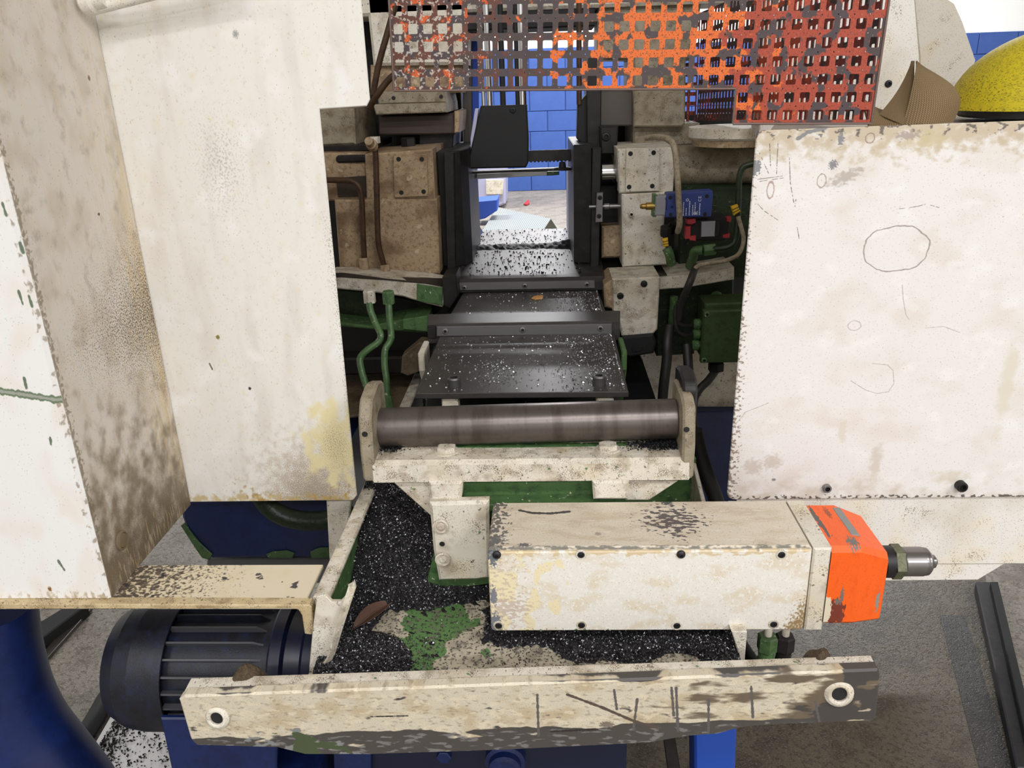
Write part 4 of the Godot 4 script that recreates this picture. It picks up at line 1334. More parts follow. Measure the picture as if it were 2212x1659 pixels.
func pan_and_swarf() -> void:
	var o := thing("chip_pan", "cream and green sheet metal chip pan under the roller bracket", "pan", Vector3(-0.03, 0.64, -0.9))
	part("pan_floor", MB.new().prism([-0.297, -1.15, 0.225, -1.15, 0.225, -0.70, -0.297, -0.70], "y", 0.639, 0.645, 0.001), M.pan, o, "flaking cream over green")
	part("side_wall", MB.new().prism([-1.6, 0.64, -0.785, 0.64, -0.785, 0.725, -0.80, 0.731, -1.6, 0.731], "x", -0.286, -0.28, 0.001), M.green, o)
	part("rim_flange", MB.new().prism([-0.2885, -0.79, -0.2675, -0.79, -0.2675, -1.6, -0.2885, -1.6], "y", 0.729, 0.736, 0.002), M.cast, o, "worn rim flange")
	part("front_gusset", MB.new().prism([-0.276, 0.7499, -0.2668, 0.7537, -0.2593, 0.7434, -0.2484, 0.7434, -0.2399, 0.7523, -0.2303, 0.7713, -0.2292, 0.7612, -0.2488, 0.7097, -0.2663, 0.6615, -0.2851, 0.6255, -0.3005, 0.6212, -0.2969, 0.6504, -0.2879, 0.6964], "z", -0.774, -0.768, 0.001), M.cream, o)
	part("torn_lip", MB.new().sheet([[Vector3(-0.2369, 0.7561, -0.79), Vector3(-0.2308, 0.7647, -0.772), Vector3(-0.2408, 0.7348, -0.764), Vector3(-0.249, 0.7143, -0.762), Vector3(-0.2587, 0.6834, -0.761), Vector3(-0.2665, 0.6632, -0.761), Vector3(-0.2765, 0.6473, -0.762), Vector3(-0.2862, 0.6262, -0.764)], [Vector3(-0.2427, 0.755, -0.786), Vector3(-0.2376, 0.7637, -0.768), Vector3(-0.2467, 0.7367, -0.758), Vector3(-0.2537, 0.7176, -0.756), Vector3(-0.2618, 0.6891, -0.754), Vector3(-0.2681, 0.6731, -0.754), Vector3(-0.2807, 0.6552, -0.756), Vector3(-0.2921, 0.63, -0.758)]], 0.0025), M.cast, o, "torn lip of the gusset")
	part("back_wall", MB.new().box(-0.286, 0.225, 0.645, 0.74, -1.15, -1.14, 0.001), M.green, o)
	part("right_wall", MB.new().prism([-1.15, 0.64, -0.86, 0.64, -0.86, 0.67, -1.15, 0.735], "x", 0.219, 0.225, 0.001), M.cast, o)
	part("right_lip", MB.new().prism([0.2069, 0.6888, 0.2166, 0.6888, 0.2241, 0.6888, 0.2253, 0.6875, 0.2255, 0.6378, 0.2212, 0.6378, 0.215, 0.6649], "z", -0.80, -0.785, 0.001), M.cream, o)

	var s := thing("swarf_heap", "black glittering heap of metal swarf in the pan left of the mounting block", "swarf", Vector3(-0.22, 0.645, -0.95))
	s.set_meta("kind", "stuff")
	# height of the heap over the pan
	var back := func(xx: float, zz: float) -> float:
		var t := clampf((-0.86 - zz) / 0.24, 0, 1)
		var side := clampf((-0.12 - xx) / 0.05, 0, 1) * 0.75 + 0.25
		var front := -0.905 + 0.10 * clampf((-0.215 - xx) / 0.03, 0, 1) + 0.008 * sin(xx * 90)
		return 0.6425 + 0.088 * t * t * (3 - 2 * t) * side + 0.011 * clampf((front - zz) / 0.03, 0, 1)
	heap("heap", -0.286, -0.08, -1.14, -0.80, 60, 100, back, M.swarf, s)
	strew("chips", 42000, func():
		var xx := rng.randf_range(-0.285, -0.09)
		var zz := rng.randf_range(-1.12, -0.81)
		while back.call(xx, zz) < 0.6452 and rng.randf() < 0.97:
			xx = rng.randf_range(-0.285, -0.09)
			zz = rng.randf_range(-1.12, -0.81)
		return Vector3(xx, maxf(0.645, back.call(xx, zz)) + rng.randf_range(-0.001, 0.003), zz), 0.0022, M.chip, s).position = -s.position

	var q := thing("swarf_heap", "flat pile of black swarf at the near left corner of the pan", "swarf", Vector3(-0.24, 0.645, -0.77))
	q.set_meta("kind", "stuff")
	var near := func(xx: float, zz: float) -> float:
		var d := Vector2((xx + 0.275) / 0.098, (zz + 0.765) / 0.085).length()
		return 0.6435 + 0.020 * clampf(1.12 - d, 0, 1)
	heap("heap", -0.285, -0.14, -0.84, -0.705, 50, 50, near, M.swarf, q)
	strew("chips", 20000, func():
		var xx := rng.randf_range(-0.284, -0.15)
		var zz := rng.randf_range(-0.83, -0.71)
		while near.call(xx, zz) < 0.645 and rng.randf() < 0.93:
			xx = rng.randf_range(-0.284, -0.13)
			zz = rng.randf_range(-0.83, -0.71)
		return Vector3(xx, maxf(0.645, near.call(xx, zz)) + rng.randf_range(-0.001, 0.003), zz), 0.0021, M.chip, q).position = -q.position

	var u := thing("swarf_heap", "long drift of black swarf under the feed housing", "swarf", Vector3(0.1, 0.645, -0.83))
	u.set_meta("kind", "stuff")
	var under := func(xx: float, zz: float) -> float:
		var edge := -0.792 + 0.012 * sin(xx * 31) + 0.006 * sin(xx * 77) + 0.022 * clampf((xx - 0.05) / 0.05, -1, 1) * 0.4
		if xx > 0.17:
			edge += (xx - 0.17) * 0.9
		return 0.6425 + 0.014 * clampf((edge - zz) / 0.03 + 0.15, 0, 1) * clampf((xx + 0.10) / 0.05, 0, 1)
	heap("heap", -0.13, 0.218, -0.95, -0.735, 110, 70, under, M.swarf, u)
	strew("chips", 26000, func():
		var xx := rng.randf_range(-0.10, 0.216)
		var zz := rng.randf_range(-0.88, -0.745)
		var tries := 0
		while under.call(xx, zz) < 0.645 and rng.randf() < 0.95 and tries < 30:
			xx = rng.randf_range(-0.10, 0.216)
			zz = rng.randf_range(-0.88, -0.745)
			tries += 1
		return Vector3(xx, maxf(0.645, under.call(xx, zz)) + rng.randf_range(-0.001, 0.003), zz), 0.0021, M.chip, u).position = -u.position

	# dry leaf on the pan
	var L := Vector3(-0.2574, 0.652, -0.8328)
	var R := Vector3(-0.2191, 0.664, -0.8695)
	var g := []
	for i in 9:
		var row := []
		for j in 15:
			var t := j / 14.0
			var w := 0.013 * pow(sin(PI * clampf(t * 0.86 + 0.03, 0, 1)), 0.8)
			var s2 := (i - 4) / 4.0
			var along := (R - L).normalized()
			var across := along.cross(Vector3.UP).normalized()
			row.append(L.lerp(R, t) - across * (s2 * w) + Vector3(0, 0.005 * absf(s2) + 0.004 * sin(t * PI), 0))
		g.append(row)
	var lf := thing("dry_leaf", "curled dry brown leaf lying on the green pan", "leaf", L)
	part("blade", MB.new().sheet(g, 0.0006), M.leaf, lf)
	part("stalk", MB.new().tube([L.lerp(R, 0.02) + Vector3(0, 0.002, 0), L.lerp(R, 0.5) + Vector3(0, 0.0045, 0), R + Vector3(0.0, 0.001, 0), R + (R - L) * 0.12], 0.0007, 6, 4), M.leaf, lf)

	var bs := strew("bracket_swarf", 2600, func():
		var right := rng.randf() < 0.75
		var xx := 0.163 - absf(rng.randfn(0, 0.028)) if right else -0.229 + absf(rng.randfn(0, 0.016))
		return Vector3(clampf(xx, -0.229, 0.162), 0.8485 + rng.randf() * 0.004 * clampf(1.0 - (0.163 - xx) / 0.07 if right else 1.0 - (xx + 0.229) / 0.04, 0, 1), -0.962 + rng.randfn(0, 0.012) * 0.6), 0.0022, M.dark_chip, self)
	tag(bs, "black swarf gathered at both ends of the roller bracket under the roller", "swarf", "", "stuff")

	# horizontal ledge carrying the left cover
	var e := thing("cover_ledge", "cream steel ledge under the tall cover, stained yellow and black", "ledge", Vector3(-0.5, 0.72, -0.8))
	part("top", MB.new().prism([-1.05, -0.862, -0.2955, -0.862, -0.2955, -0.777, -1.05, -0.777], "y", 0.7262, 0.7325, 0.001), M.ledge, e)
	part("front_lip", MB.new().prism([-0.739, 0.7365, -0.2886, 0.7339, -0.2863, 0.7306, -0.2878, 0.695, -0.2917, 0.6909, -0.2994, 0.6923, -0.2994, 0.7188, -0.3028, 0.7267, -0.3103, 0.7287, -0.7416, 0.7278], "z", -0.79, -0.775, 0.0012), M.lip, e)


func pump_motor() -> void:
	var o := thing("pump_motor", "dark blue finned electric motor below the ledge at the left", "motor", Vector3(-0.45, 0.45, -0.9))
	var c := Vector3(0, 0.567, -0.872)
	var a := -0.5973
	var b := -0.5075
	var d := -0.368
	part("fan_cover", MB.new().lathe([0, 0, 0.055, 0.001, 0.072, 0.008, 0.083, 0.028, 0.0865, 0.05, 0.0865, b - a + 0.004, 0.083, b - a + 0.004], Vector3(a, c.y, c.z), Vector3.RIGHT, 56), M.motor, o)
	part("frame", MB.new().lathe([0.074, 0, 0.074, d - b + 0.01], Vector3(b, c.y, c.z), Vector3.RIGHT, 48), M.motor, o)
	for k in 14:
		var f := deg_to_rad(-62 + k * 15.0)
		var dir := Vector3(0, sin(f), cos(f))
		var t := dir.cross(Vector3.RIGHT)
		var p := []
		var mb := MB.new()
		var base := Vector3(b + 0.002, c.y, c.z)
		var n := 0.0013
		var l: float = d - b - 0.012
		var prof := [[0.0, 0.072], [0.0, 0.083], [l - 0.012, 0.083], [l, 0.074]]
		for s in [-1, 1]:
			var q := []
			for pr in prof:
				q.append(base + Vector3(pr[0], 0, 0) + dir * pr[1] + t * (n * s))
			if s == 1:
				mb.quad(q[0], q[1], q[2], q[3])
			else:
				mb.quad(q[3], q[2], q[1], q[0])
			p.append(q)
		for i in 3:
			mb.quad(p[0][i], p[0][i + 1], p[1][i + 1], p[1][i])
		part("fin", mb, M.fin_edge if k < 10 else M.motor, o)
	part("end_flange", MB.new().lathe([0.07, 0, 0.086, 0.001, 0.088, 0.004, 0.088, 0.018, 0.080, 0.021, 0.076, 0.04, 0.079, 0.044, 0.079, 0.06, 0, 0.06], Vector3(d, c.y, c.z), Vector3.RIGHT, 48), M.flange_blue, o)
	part("name_plate", MB.new().prism([-0.02, -0.016, 0.022, -0.016, 0.022, 0.014, -0.02, 0.014], "z", 0, 0.002, 0.0005), M.zinc, o).transform = Transform3D(Basis(Vector3.RIGHT, deg_to_rad(-18)), Vector3((b + d) * 0.5, c.y + 0.0835 * sin(deg_to_rad(18)), c.z + 0.0835 * cos(deg_to_rad(18))) - o.position)
	part("foot", MB.new().box(b + 0.01, d - 0.01, 0.475, 0.50, -0.95, -0.80, 0.003), M.motor, o)

	var g := thing("tubular_support", "dark blue curved tube leg at the lower left corner", "leg", Vector3(-0.8, 0.2, -0.85))
	part("tube", MB.new().tube([Vector3(-0.763, 0.6775, -0.86), Vector3(-0.7746, 0.6023, -0.86), Vector3(-0.7773, 0.5232, -0.86), Vector3(-0.7676, 0.457, -0.86), Vector3(-0.7449, 0.397, -0.86), Vector3(-0.7213, 0.3348, -0.86), Vector3(-0.7026, 0.2608, -0.86)], 0.066, 40, 8), M.blue, g)

	var pd := thing("motor_stand", "blue sheet steel stand under the pump motor behind the front bar", "stand", Vector3(-0.35, 0, -0.85))
	part("body", MB.new().prism([-0.5002, 0.5639, -0.3491, 0.565, -0.366, 0.4594, -0.5019, 0.4576], "z", -0.782, -0.774, 0.002), M.blue, pd)
	part("leg", MB.new().box(-0.44, -0.31, 0.0, 0.472, -0.92, -0.783, 0.002), M.blue, pd)


func machine_base() -> void:
	var o := thing("navy_cabinet", "dark navy machine base low behind the front bar", "base", Vector3(0, 0, -1))
	part("cabinet", MB.new().box(-0.27, 0.09, 0.0, 0.56, -1.6, -0.80, 0.004), mat("navy", col(14, 22, 50), 0.4), o)
	part("post", MB.new().prism([-0.2884, 0.5139, -0.2388, 0.5144, -0.2475, 0.4356, -0.296, 0.4349], "z", -0.80, -0.79, 0.001), M.blue, o)
	part("shelf", MB.new().box(-0.297, 0.225, 0.56, 0.575, -1.5, -0.80, 0.002), M.near_black, o)
	part("bolt", hexagon(MB.new(), Vector3(-0.1472, 0.4835, -0.8), Vector3.BACK, 0.010, 0.008), M.blue, o)
	part("pipe_flange", MB.new().lathe([0.026, 0, 0.026, 0.012, 0.021, 0.014, 0.020, 0.022, 0.014, 0.024, 0, 0.024], Vector3(-0.0673, 0.4813, -0.8), Vector3.BACK, 30), M.blue, o)
	var p := thing("blue_post", "bright blue square steel post below the right part of the front bar", "post", Vector3(0.2, 0, -0.85))
	part("post", MB.new().prism([0.1823, 0.5003, 0.238, 0.5008, 0.2441, 0.3538, 0.1907, 0.353], "z", -0.89, -0.84, 0.003), mat("post_blue", col(30, 74, 170), 0.4), p)
	part("foot", MB.new().box(0.19, 0.235, 0.0, 0.44, -0.888, -0.842, 0.001), M.blue, p)
	var g := thing("dark_upright", "dark steel strip between the navy base and the blue post", "strip", Vector3(0.13, 0, -0.9))
	part("strip", MB.new().prism([0.1417, 0.4785, 0.1572, 0.4787, 0.178, 0.3588, 0.1588, 0.3585], "z", -0.86, -0.85, 0.001), M.black, g)
	# hydraulic fittings beneath the feed housing
	for q in [["green dirty hose fitting under the feed housing, the left one", 1659, 0.010], ["dark hex hose fitting under the feed housing, the right one", 1694, 0.0095]]:
		var top := Vector3(0.2736, 0.6247, -0.86) if q[1] == 1659 else Vector3(0.2959, 0.6247, -0.86)
		var f := thing("hose_fitting", q[0], "hose fitting", top)
		part("hex_nut", hexagon(MB.new(), top + Vector3(0, -0.022, 0), Vector3.UP, q[2] * 1.3, 0.022), M.green if q[1] == 1659 else M.black, f)
		part("stem", MB.new().lathe([q[2] * 0.5, 0, q[2] * 0.5, 0.02], top, Vector3.UP, 16), M.cream, f)
		part("ferrule", MB.new().lathe([0, -0.06, q[2], -0.06, q[2] * 1.1, -0.05, q[2], -0.048, q[2] * 1.1, -0.038, q[2], -0.036, q[2] * 1.05, -0.024, 0, -0.022], top, Vector3.UP, 20), M.green if q[1] == 1659 else M.black, f)
		part("hose", MB.new().tube([top + Vector3(0, -0.06, 0), top + Vector3(0.003, -0.10, -0.03), top + Vector3(-0.01, -0.13, -0.12), top + Vector3(-0.03, -0.14, -0.3)], q[2], 14, 6), M.rubber, f)
	# loose swarf fallen on the floor and its white drip sheet at the lower left
	var t := part("drip_sheet", MB.new().prism([-0.9752, -1.1696, -0.9987, -1.4579, -0.886, -1.4585, -0.6228, -1.2679, -0.4272, -1.2698, -0.4056, -1.1766], "y", 0.004, 0.012, 0.001), M.white_sheet)
	tag(t, "white drip sheet on the floor strewn with black swarf", "sheet")
	var hz := part("floor_hose", MB.new().tube([Vector3(-1.0403, 0.02, -1.1394), Vector3(-1.0175, 0.02, -1.2461), Vector3(-1.0158, 0.02, -1.3338), Vector3(-1.0241, 0.02, -1.4186), Vector3(-1.0113, 0.02, -1.4641), Vector3(-0.9834, 0.02, -1.4799)], 0.02, 14, 6), M.rubber)
	tag(hz, "black hose on the floor beside the white drip sheet", "hose")
	var st := strew("fallen_swarf", 3000, func():
		var k := rng.randf()
		var a := Vector3(-0.9674, 0.012, -1.181).lerp(Vector3(-0.9779, 0.012, -1.4428), rng.randf())
		if k < 0.3:
			return a + Vector3(absf(rng.randfn(0, 0.03)), 0.003, rng.randfn(0, 0.02))
		return Vector3(rng.randf_range(-0.9629, -0.46), 0.015, rng.randf_range(-1.1939, -1.4429)), 0.0045, M.dark_chip, self)
	tag(st, "black swarf scattered on the white drip sheet", "swarf", "", "stuff")


# ---------- tables ----------
func tables() -> void:
	mat("cap_steel", col(88, 86, 85), 0.35, 0.6)
	var o := thing("front_table", "dark steel table plate nearest the roller, with two cap screws", "table", Vector3(-0.04, 0.9, -1.16))
	part("plate", MB.new().prism([-0.1902, -1.0293, 0.1052, -1.0247, 0.1061, -1.2966, -0.1899, -1.2986], "y", 0.8915, 0.9, 0.001), M.plate, o)
	for q in [Vector3(-0.138, 0.9, -1.0562), Vector3(0.0666, 0.9, -1.055)]:
		cap_screw(o, q, Vector3.UP, 0.0094, 0.0135, M.cap_steel)
	part("lug", MB.new().box(-0.155, -0.132, 0.84, 0.8915, -1.06, -1.035, 0.002), M.cast, o)
	part("lug", MB.new().box(0.062, 0.086, 0.84, 0.8915, -1.06, -1.035, 0.002), M.cast, o)
	var coil := []
	for k in 80:
		coil.append(Vector3(-0.025 + 0.011 * cos(k * 0.6), 0.80 + k * 0.00114, -1.05 + 0.011 * sin(k * 0.6)))
	part("spring", MB.new().tube(coil, 0.0022, 6, 1), M.steel, o)
	part("support_plate", MB.new().prism([-1.30, 0.70, -1.285, 0.78, -1.235, 0.86, -1.235, 0.8915, -1.30, 0.8915], "x", -0.219, -0.209, 0.002), M.cream, o)
	part("support_plate", MB.new().prism([-1.30, 0.72, -1.28, 0.78, -1.225, 0.86, -1.225, 0.8915, -1.30, 0.8915], "x", 0.113, 0.122, 0.002), M.green, o)

	var sw := strew("table_chips", 1500, func():
		var xx := rng.randf_range(-0.185, 0.10)
		var zz := rng.randf_range(-1.29, -1.03)
		if rng.randf() < 0.5:
			xx = clampf(rng.randfn(0.06, 0.035), -0.18, 0.10)
		elif rng.randf() < 0.35:
			xx = rng.randfn(-0.08, 0.02)
			zz = rng.randfn(-1.12, 0.03)
		return Vector3(xx, 0.9008, clampf(zz, -1.29, -1.03)), 0.0022, M.bright_chip, self)
	tag(sw, "bright metal chips scattered on the front table plate", "swarf", "", "stuff")

	var a := thing("step_bar", "dark step bar with a three-screw strip behind the front table plate", "bar", Vector3(-0.05, 0.9, -1.33))
	part("block", MB.new().prism([-0.2105, -1.302, 0.1165, -1.302, 0.1225, -1.366, -0.2185, -1.366], "y", 0.885, 0.9205, 0.0015), M.plate, a)
	part("block_end", MB.new().box(-0.2105, -0.196, 0.896, 0.9185, -1.3025, -1.298, 0.001), M.black, a)
	part("wear_strip", MB.new().prism([-0.194, 0.9173, 0.1028, 0.9165, 0.103, 0.8986, -0.1951, 0.9001], "z", -1.303, -1.296, 0.001), M.strip, a)
	for q in [Vector3(-0.1794, 0.9097, -1.296), Vector3(-0.0478, 0.9096, -1.296), Vector3(0.0834, 0.9096, -1.296)]:
		low_screw(a.get_node("wear_strip"), q, Vector3.BACK, 0.0052, M.screw)

	var b := thing("middle_table", "dark steel table plate between the two stepped bars", "table", Vector3(-0.04, 0.915, -1.45))
	part("plate", MB.new().prism([-0.180, -1.362, 0.098, -1.362, 0.0925, -1.53, -0.172, -1.53], "y", 0.908, 0.917, 0.001), M.plate, b)
	var sm := strew("table_chips", 700, func():
		var xx := rng.randfn(0.055, 0.03) if rng.randf() < 0.7 else rng.randf_range(-0.16, 0.09)
		return Vector3(clampf(xx, -0.16, 0.09), 0.918, rng.randf_range(-1.52, -1.37)), 0.0022, M.bright_chip, self)
	tag(sm, "bright metal chips scattered on the middle table plate", "swarf", "", "stuff")
	var sp := part("wood_splinter", MB.new().prism([-0.0359, -1.4703, -0.0299, -1.4838, -0.0141, -1.4896, -0.014, -1.4686, -0.027, -1.4627], "y", 0.917, 0.920, 0.0005), mat("splinter", col(206, 150, 84), 0.7))
	tag(sp, "small pale orange wood splinter on the middle table plate", "splinter")

	var e := thing("vise_bed", "dark vise bed with a three-screw strip in front of the jaws", "bed", Vector3(-0.05, 0.93, -1.6))
	part("bed", MB.new().prism([-0.203, -1.537, 0.106, -1.535, 0.115, -1.86, -0.215, -1.86], "y", 0.915, 0.943, 0.0015), M.plate, e)
	part("wear_strip", MB.new().prism([-0.1848, 0.9373, 0.087, 0.9361, 0.088, 0.9204, -0.1857, 0.9215], "z", -1.538, -1.53, 0.001), M.strip, e)
	for q in [Vector3(-0.1688, 0.9277, -1.53), Vector3(-0.0494, 0.9289, -1.53), Vector3(0.0717, 0.929, -1.53)]:
		low_screw(e.get_node("wear_strip"), q, Vector3.BACK, 0.0052, M.screw)
	var ss := strew("bed_chips", 420, func():
		return Vector3(clampf(rng.randfn(-0.06, 0.08), -0.19, 0.06), 0.9445, rng.randf_range(-1.80, -1.56)), 0.0036, M.dark_chip, self)
	tag(ss, "black chips scattered on the vise bed", "swarf", "", "stuff")
	var pile := thing("swarf_heap", "low black ridge of swarf across the back of the vise bed", "swarf", Vector3(-0.05, 0.943, -1.83))
	pile.set_meta("kind", "stuff")
	heap("heap", -0.19, 0.075, -1.90, -1.80, 60, 20, func(xx, zz): return 0.938 + 0.013 * clampf(1.0 - absf(zz + 1.85) / 0.045, 0, 1) + 0.012 * clampf((xx - 0.0) / 0.06, 0, 1) * clampf(1.0 - absf(zz + 1.85) / 0.045, 0, 1), M.swarf, pile)
	# the bed casting that carries it all, dark below the tables
	var f := thing("bed_casting", "dark machine bed casting under the tables", "casting", Vector3(-0.04, 0.2, -1.5))
	part("body", MB.new().prism([-1.9, 0.58, -1.155, 0.58, -1.155, 0.80, -1.29, 0.875, -1.52, 0.884, -1.55, 0.905, -1.9, 0.912], "x", -0.205, 0.108, 0.003), M.near_black, f)
	part("dark_fill", MB.new().box(0.1085, 0.2094, 0.2, 0.6953, -1.9, -1.2, 0.002), M.near_black, f)  # near-black block added to hide the bright floor beside the bed


# ---------- vises ----------
func vises() -> void:
	var a := thing("vise_jaw", "dark upright vise jaw plate at the left of the saw opening", "vise jaw", Vector3(-0.2, 0.943, -1.7))
	part("jaw_plate", MB.new().prism([-0.2035, -1.64, -0.178, -1.66, -0.166, -1.70, -0.166, -1.92, -0.2035, -1.92], "y", 0.944, 1.178, 0.0015), M.black, a)
	part("jaw_carrier", MB.new().box(-0.224, -0.206, 0.944, 1.176, -1.76, -1.655, 0.0015), M.near_black, a)
	part("edge_bar", MB.new().prism([-0.2068, 1.1763, -0.1866, 1.1757, -0.1963, 0.9411, -0.2138, 0.9396], "z", -1.66, -1.63, 0.0015), M.black, a)
	var b := thing("vise_jaw", "dark upright vise jaw plate at the right of the saw opening", "vise jaw", Vector3(0.08, 0.943, -1.7))
	part("jaw_plate", MB.new().prism([0.0505, -1.66, 0.085, -1.65, 0.088, -1.92, 0.0455, -1.92], "y", 0.944, 1.182, 0.0015), M.black, b)
	part("edge_bar", MB.new().prism([0.0868, 1.175, 0.104, 1.1763, 0.1011, 0.9403, 0.083, 0.9388], "z", -1.66, -1.63, 0.0015), M.black, b, "lighter edge bar")
	part("stop_bracket", MB.new().prism([0.0946, 1.0922, 0.1073, 1.0928, 0.1069, 1.0346, 0.0922, 1.034], "z", -1.63, -1.615, 0.001), M.strip, b)
	for q in [Vector3(0.101, 1.083, -1.615), Vector3(0.0995, 1.0467, -1.615)]:
		low_screw(b.get_node("stop_bracket"), q, Vector3.BACK, 0.0045, M.dark_screw)
	part("trip_rod", MB.new().lathe([0.0035, -0.03, 0.0035, 0.0, 0.006, 0.0, 0.006, 0.01, 0.0045, 0.011, 0.0045, 0.05, 0.009, 0.051, 0.009, 0.058, 0, 0.058], Vector3(0.1101, 1.0642, -1.625), Vector3.RIGHT, 14), M.screw, b)

	var l := thing("fixed_vise", "brown oil-stained cast vise housing left of the saw opening", "vise", Vector3(-0.33, 0.92, -1.7))
	part("lower_block", MB.new().prism([-0.4272, 1.0943, -0.2214, 1.0907, -0.2255, 0.9398, -0.4321, 0.9366], "z", -1.8, -1.6, 0.003), M.brown, l)
	part("upper_block", MB.new().prism([-0.3588, 1.1798, -0.2252, 1.1856, -0.2262, 1.0881, -0.3638, 1.0898], "z", -1.8, -1.607, 0.003), M.brown, l)
	part("side_block", MB.new().prism([-0.4625, 1.1839, -0.3607, 1.1811, -0.366, 1.0874, -0.4643, 1.09], "z", -1.8, -1.625, 0.003), M.brown, l)
	part("recess", MB.new().prism([-0.4239, 1.1351, -0.3639, 1.1371, -0.3659, 1.0973, -0.4244, 1.097], "z", -1.624, -1.62, 0.001), mat("dark_brown", col(52, 40, 30), 0.6), l)  # flat dark plate on the block, standing in for a shadowed hollow
	part("crown", MB.new().prism([-0.42, -1.62, -0.24, -1.61, -0.24, -1.8, -0.42, -1.8], "y", 1.163, 1.178, 0.004), M.black, l)
	var cp := part("cover_plate", MB.new().prism([-0.3017, 1.1755, -0.2363, 1.1771, -0.2382, 1.0968, -0.3057, 1.0959], "z", -1.607, -1.598, 0.0012), M.brown, l)
	for q in [Vector3(-0.2914, 1.1691, -1.598), Vector3(-0.246, 1.1678, -1.598), Vector3(-0.2911, 1.1054, -1.598), Vector3(-0.2468, 1.106, -1.598)]:
		bore(cp, q, Vector3.BACK, 0.0043, 0.008, M.near_black)
	var pA := thing("oil_pipe", "thin rusty oil pipe bending down over the left vise", "pipe", Vector3(-0.4, 1, -1.58))
	part("pipe", MB.new().tube([Vector3(-0.4524, 1.1336, -1.6), Vector3(-0.4175, 1.1338, -1.59), Vector3(-0.3876, 1.1315, -1.587), Vector3(-0.3742, 1.1235, -1.585), Vector3(-0.3682, 1.101, -1.585), Vector3(-0.3721, 1.033, -1.585), Vector3(-0.3757, 0.9624, -1.587)], 0.0058, 12, 6), M.oil_pipe, pA)
	part("pipe_nut", hexagon(MB.new(), Vector3(-0.3764, 0.9504, -1.585), Vector3.UP, 0.010, 0.03), M.brown, pA)
	var pB := thing("oil_pipe", "straight rusty oil pipe with a top elbow over the left vise", "pipe", Vector3(-0.38, 1, -1.58))
	part("pipe", MB.new().tube([Vector3(-0.3321, 1.1907, -1.58), Vector3(-0.3326, 1.1666, -1.58), Vector3(-0.336, 1.1056, -1.578), Vector3(-0.3415, 1.015, -1.578), Vector3(-0.3369, 0.9772, -1.58), Vector3(-0.3328, 0.953, -1.582)], 0.0058, 12, 6), M.oil_pipe, pB)
	part("elbow", MB.new().lathe([0, 0, 0.009, 0.0, 0.0105, 0.004, 0.0105, 0.016, 0.008, 0.018, 0.008, 0.03, 0, 0.03], Vector3(-0.3335, 1.1945, -1.575), Vector3(-0.1, 0.5, 1), 16), M.brown, pB)
	part("elbow_cap", MB.new().box(-0.3477, -0.3278, 1.1997, 1.2118, -1.62, -1.59, 0.003), M.cast, pB)
	part("pipe_nut", hexagon(MB.new(), Vector3(-0.3325, 0.9463, -1.582), Vector3.UP, 0.010, 0.02), M.brown, pB)

	var r := thing("clamp_vise", "off-white vise housing with cylinder right of the saw opening", "vise", Vector3(0.22, 0.92, -1.7))
	part("lower_block", MB.new().prism([0.1425, 1.0902, 0.2296, 1.0932, 0.2258, 0.9974, 0.2458, 0.954, 0.2414, 0.9485, 0.1468, 0.9449], "z", -1.8, -1.6, 0.003), M.cream, r)
	part("upper_block", MB.new().prism([0.1337, 1.1754, 0.2443, 1.1757, 0.2433, 1.0902, 0.1386, 1.0912], "z", -1.8, -1.607, 0.003), M.cream, r)
	var cq := part("cover_plate", MB.new().prism([0.1497, 1.1765, 0.2131, 1.1764, 0.215, 1.0947, 0.1494, 1.0947], "z", -1.607, -1.598, 0.0012), M.cream, r)
	for q in [Vector3(0.1578, 1.1668, -1.598), Vector3(0.202, 1.1673, -1.598), Vector3(0.1564, 1.1042, -1.598), Vector3(0.2012, 1.1048, -1.598)]:
		bore(cq, q, Vector3.BACK, 0.0043, 0.008, M.near_black)
	part("cylinder", MB.new().lathe([0.0, 0, 0.04, 0, 0.04, 0.28, 0, 0.28], Vector3(0.255, 1.134, -1.68), Vector3.RIGHT, 44), M.cast_dark, r)
	part("piston_rod", MB.new().lathe([0.017, 0, 0.017, 0.08], Vector3(0.1085, 1.1252, -1.68), Vector3.RIGHT, 32), M.chrome, r)
	part("rod_seal", MB.new().lathe([0.017, 0, 0.042, 0, 0.042, 0.012, 0, 0.012], Vector3(0.1376, 1.1281, -1.68), Vector3.RIGHT, 32), M.near_black, r)
	part("lower_bush", MB.new().prism([0.1081, 1.0178, 0.1517, 1.0205, 0.1529, 0.9531, 0.1086, 0.9522], "z", -1.75, -1.66, 0.004), M.brown, r)
	part("side_shade_block", MB.new().prism([0.1062, 1.0971, 0.1559, 1.0958, 0.1555, 1.0079, 0.1068, 1.0071], "z", -1.8, -1.70, 0.002), M.near_black, r)
	low_screw(r, Vector3(0.162, 1.0514, -1.598), Vector3.BACK, 0.0055, M.cream)


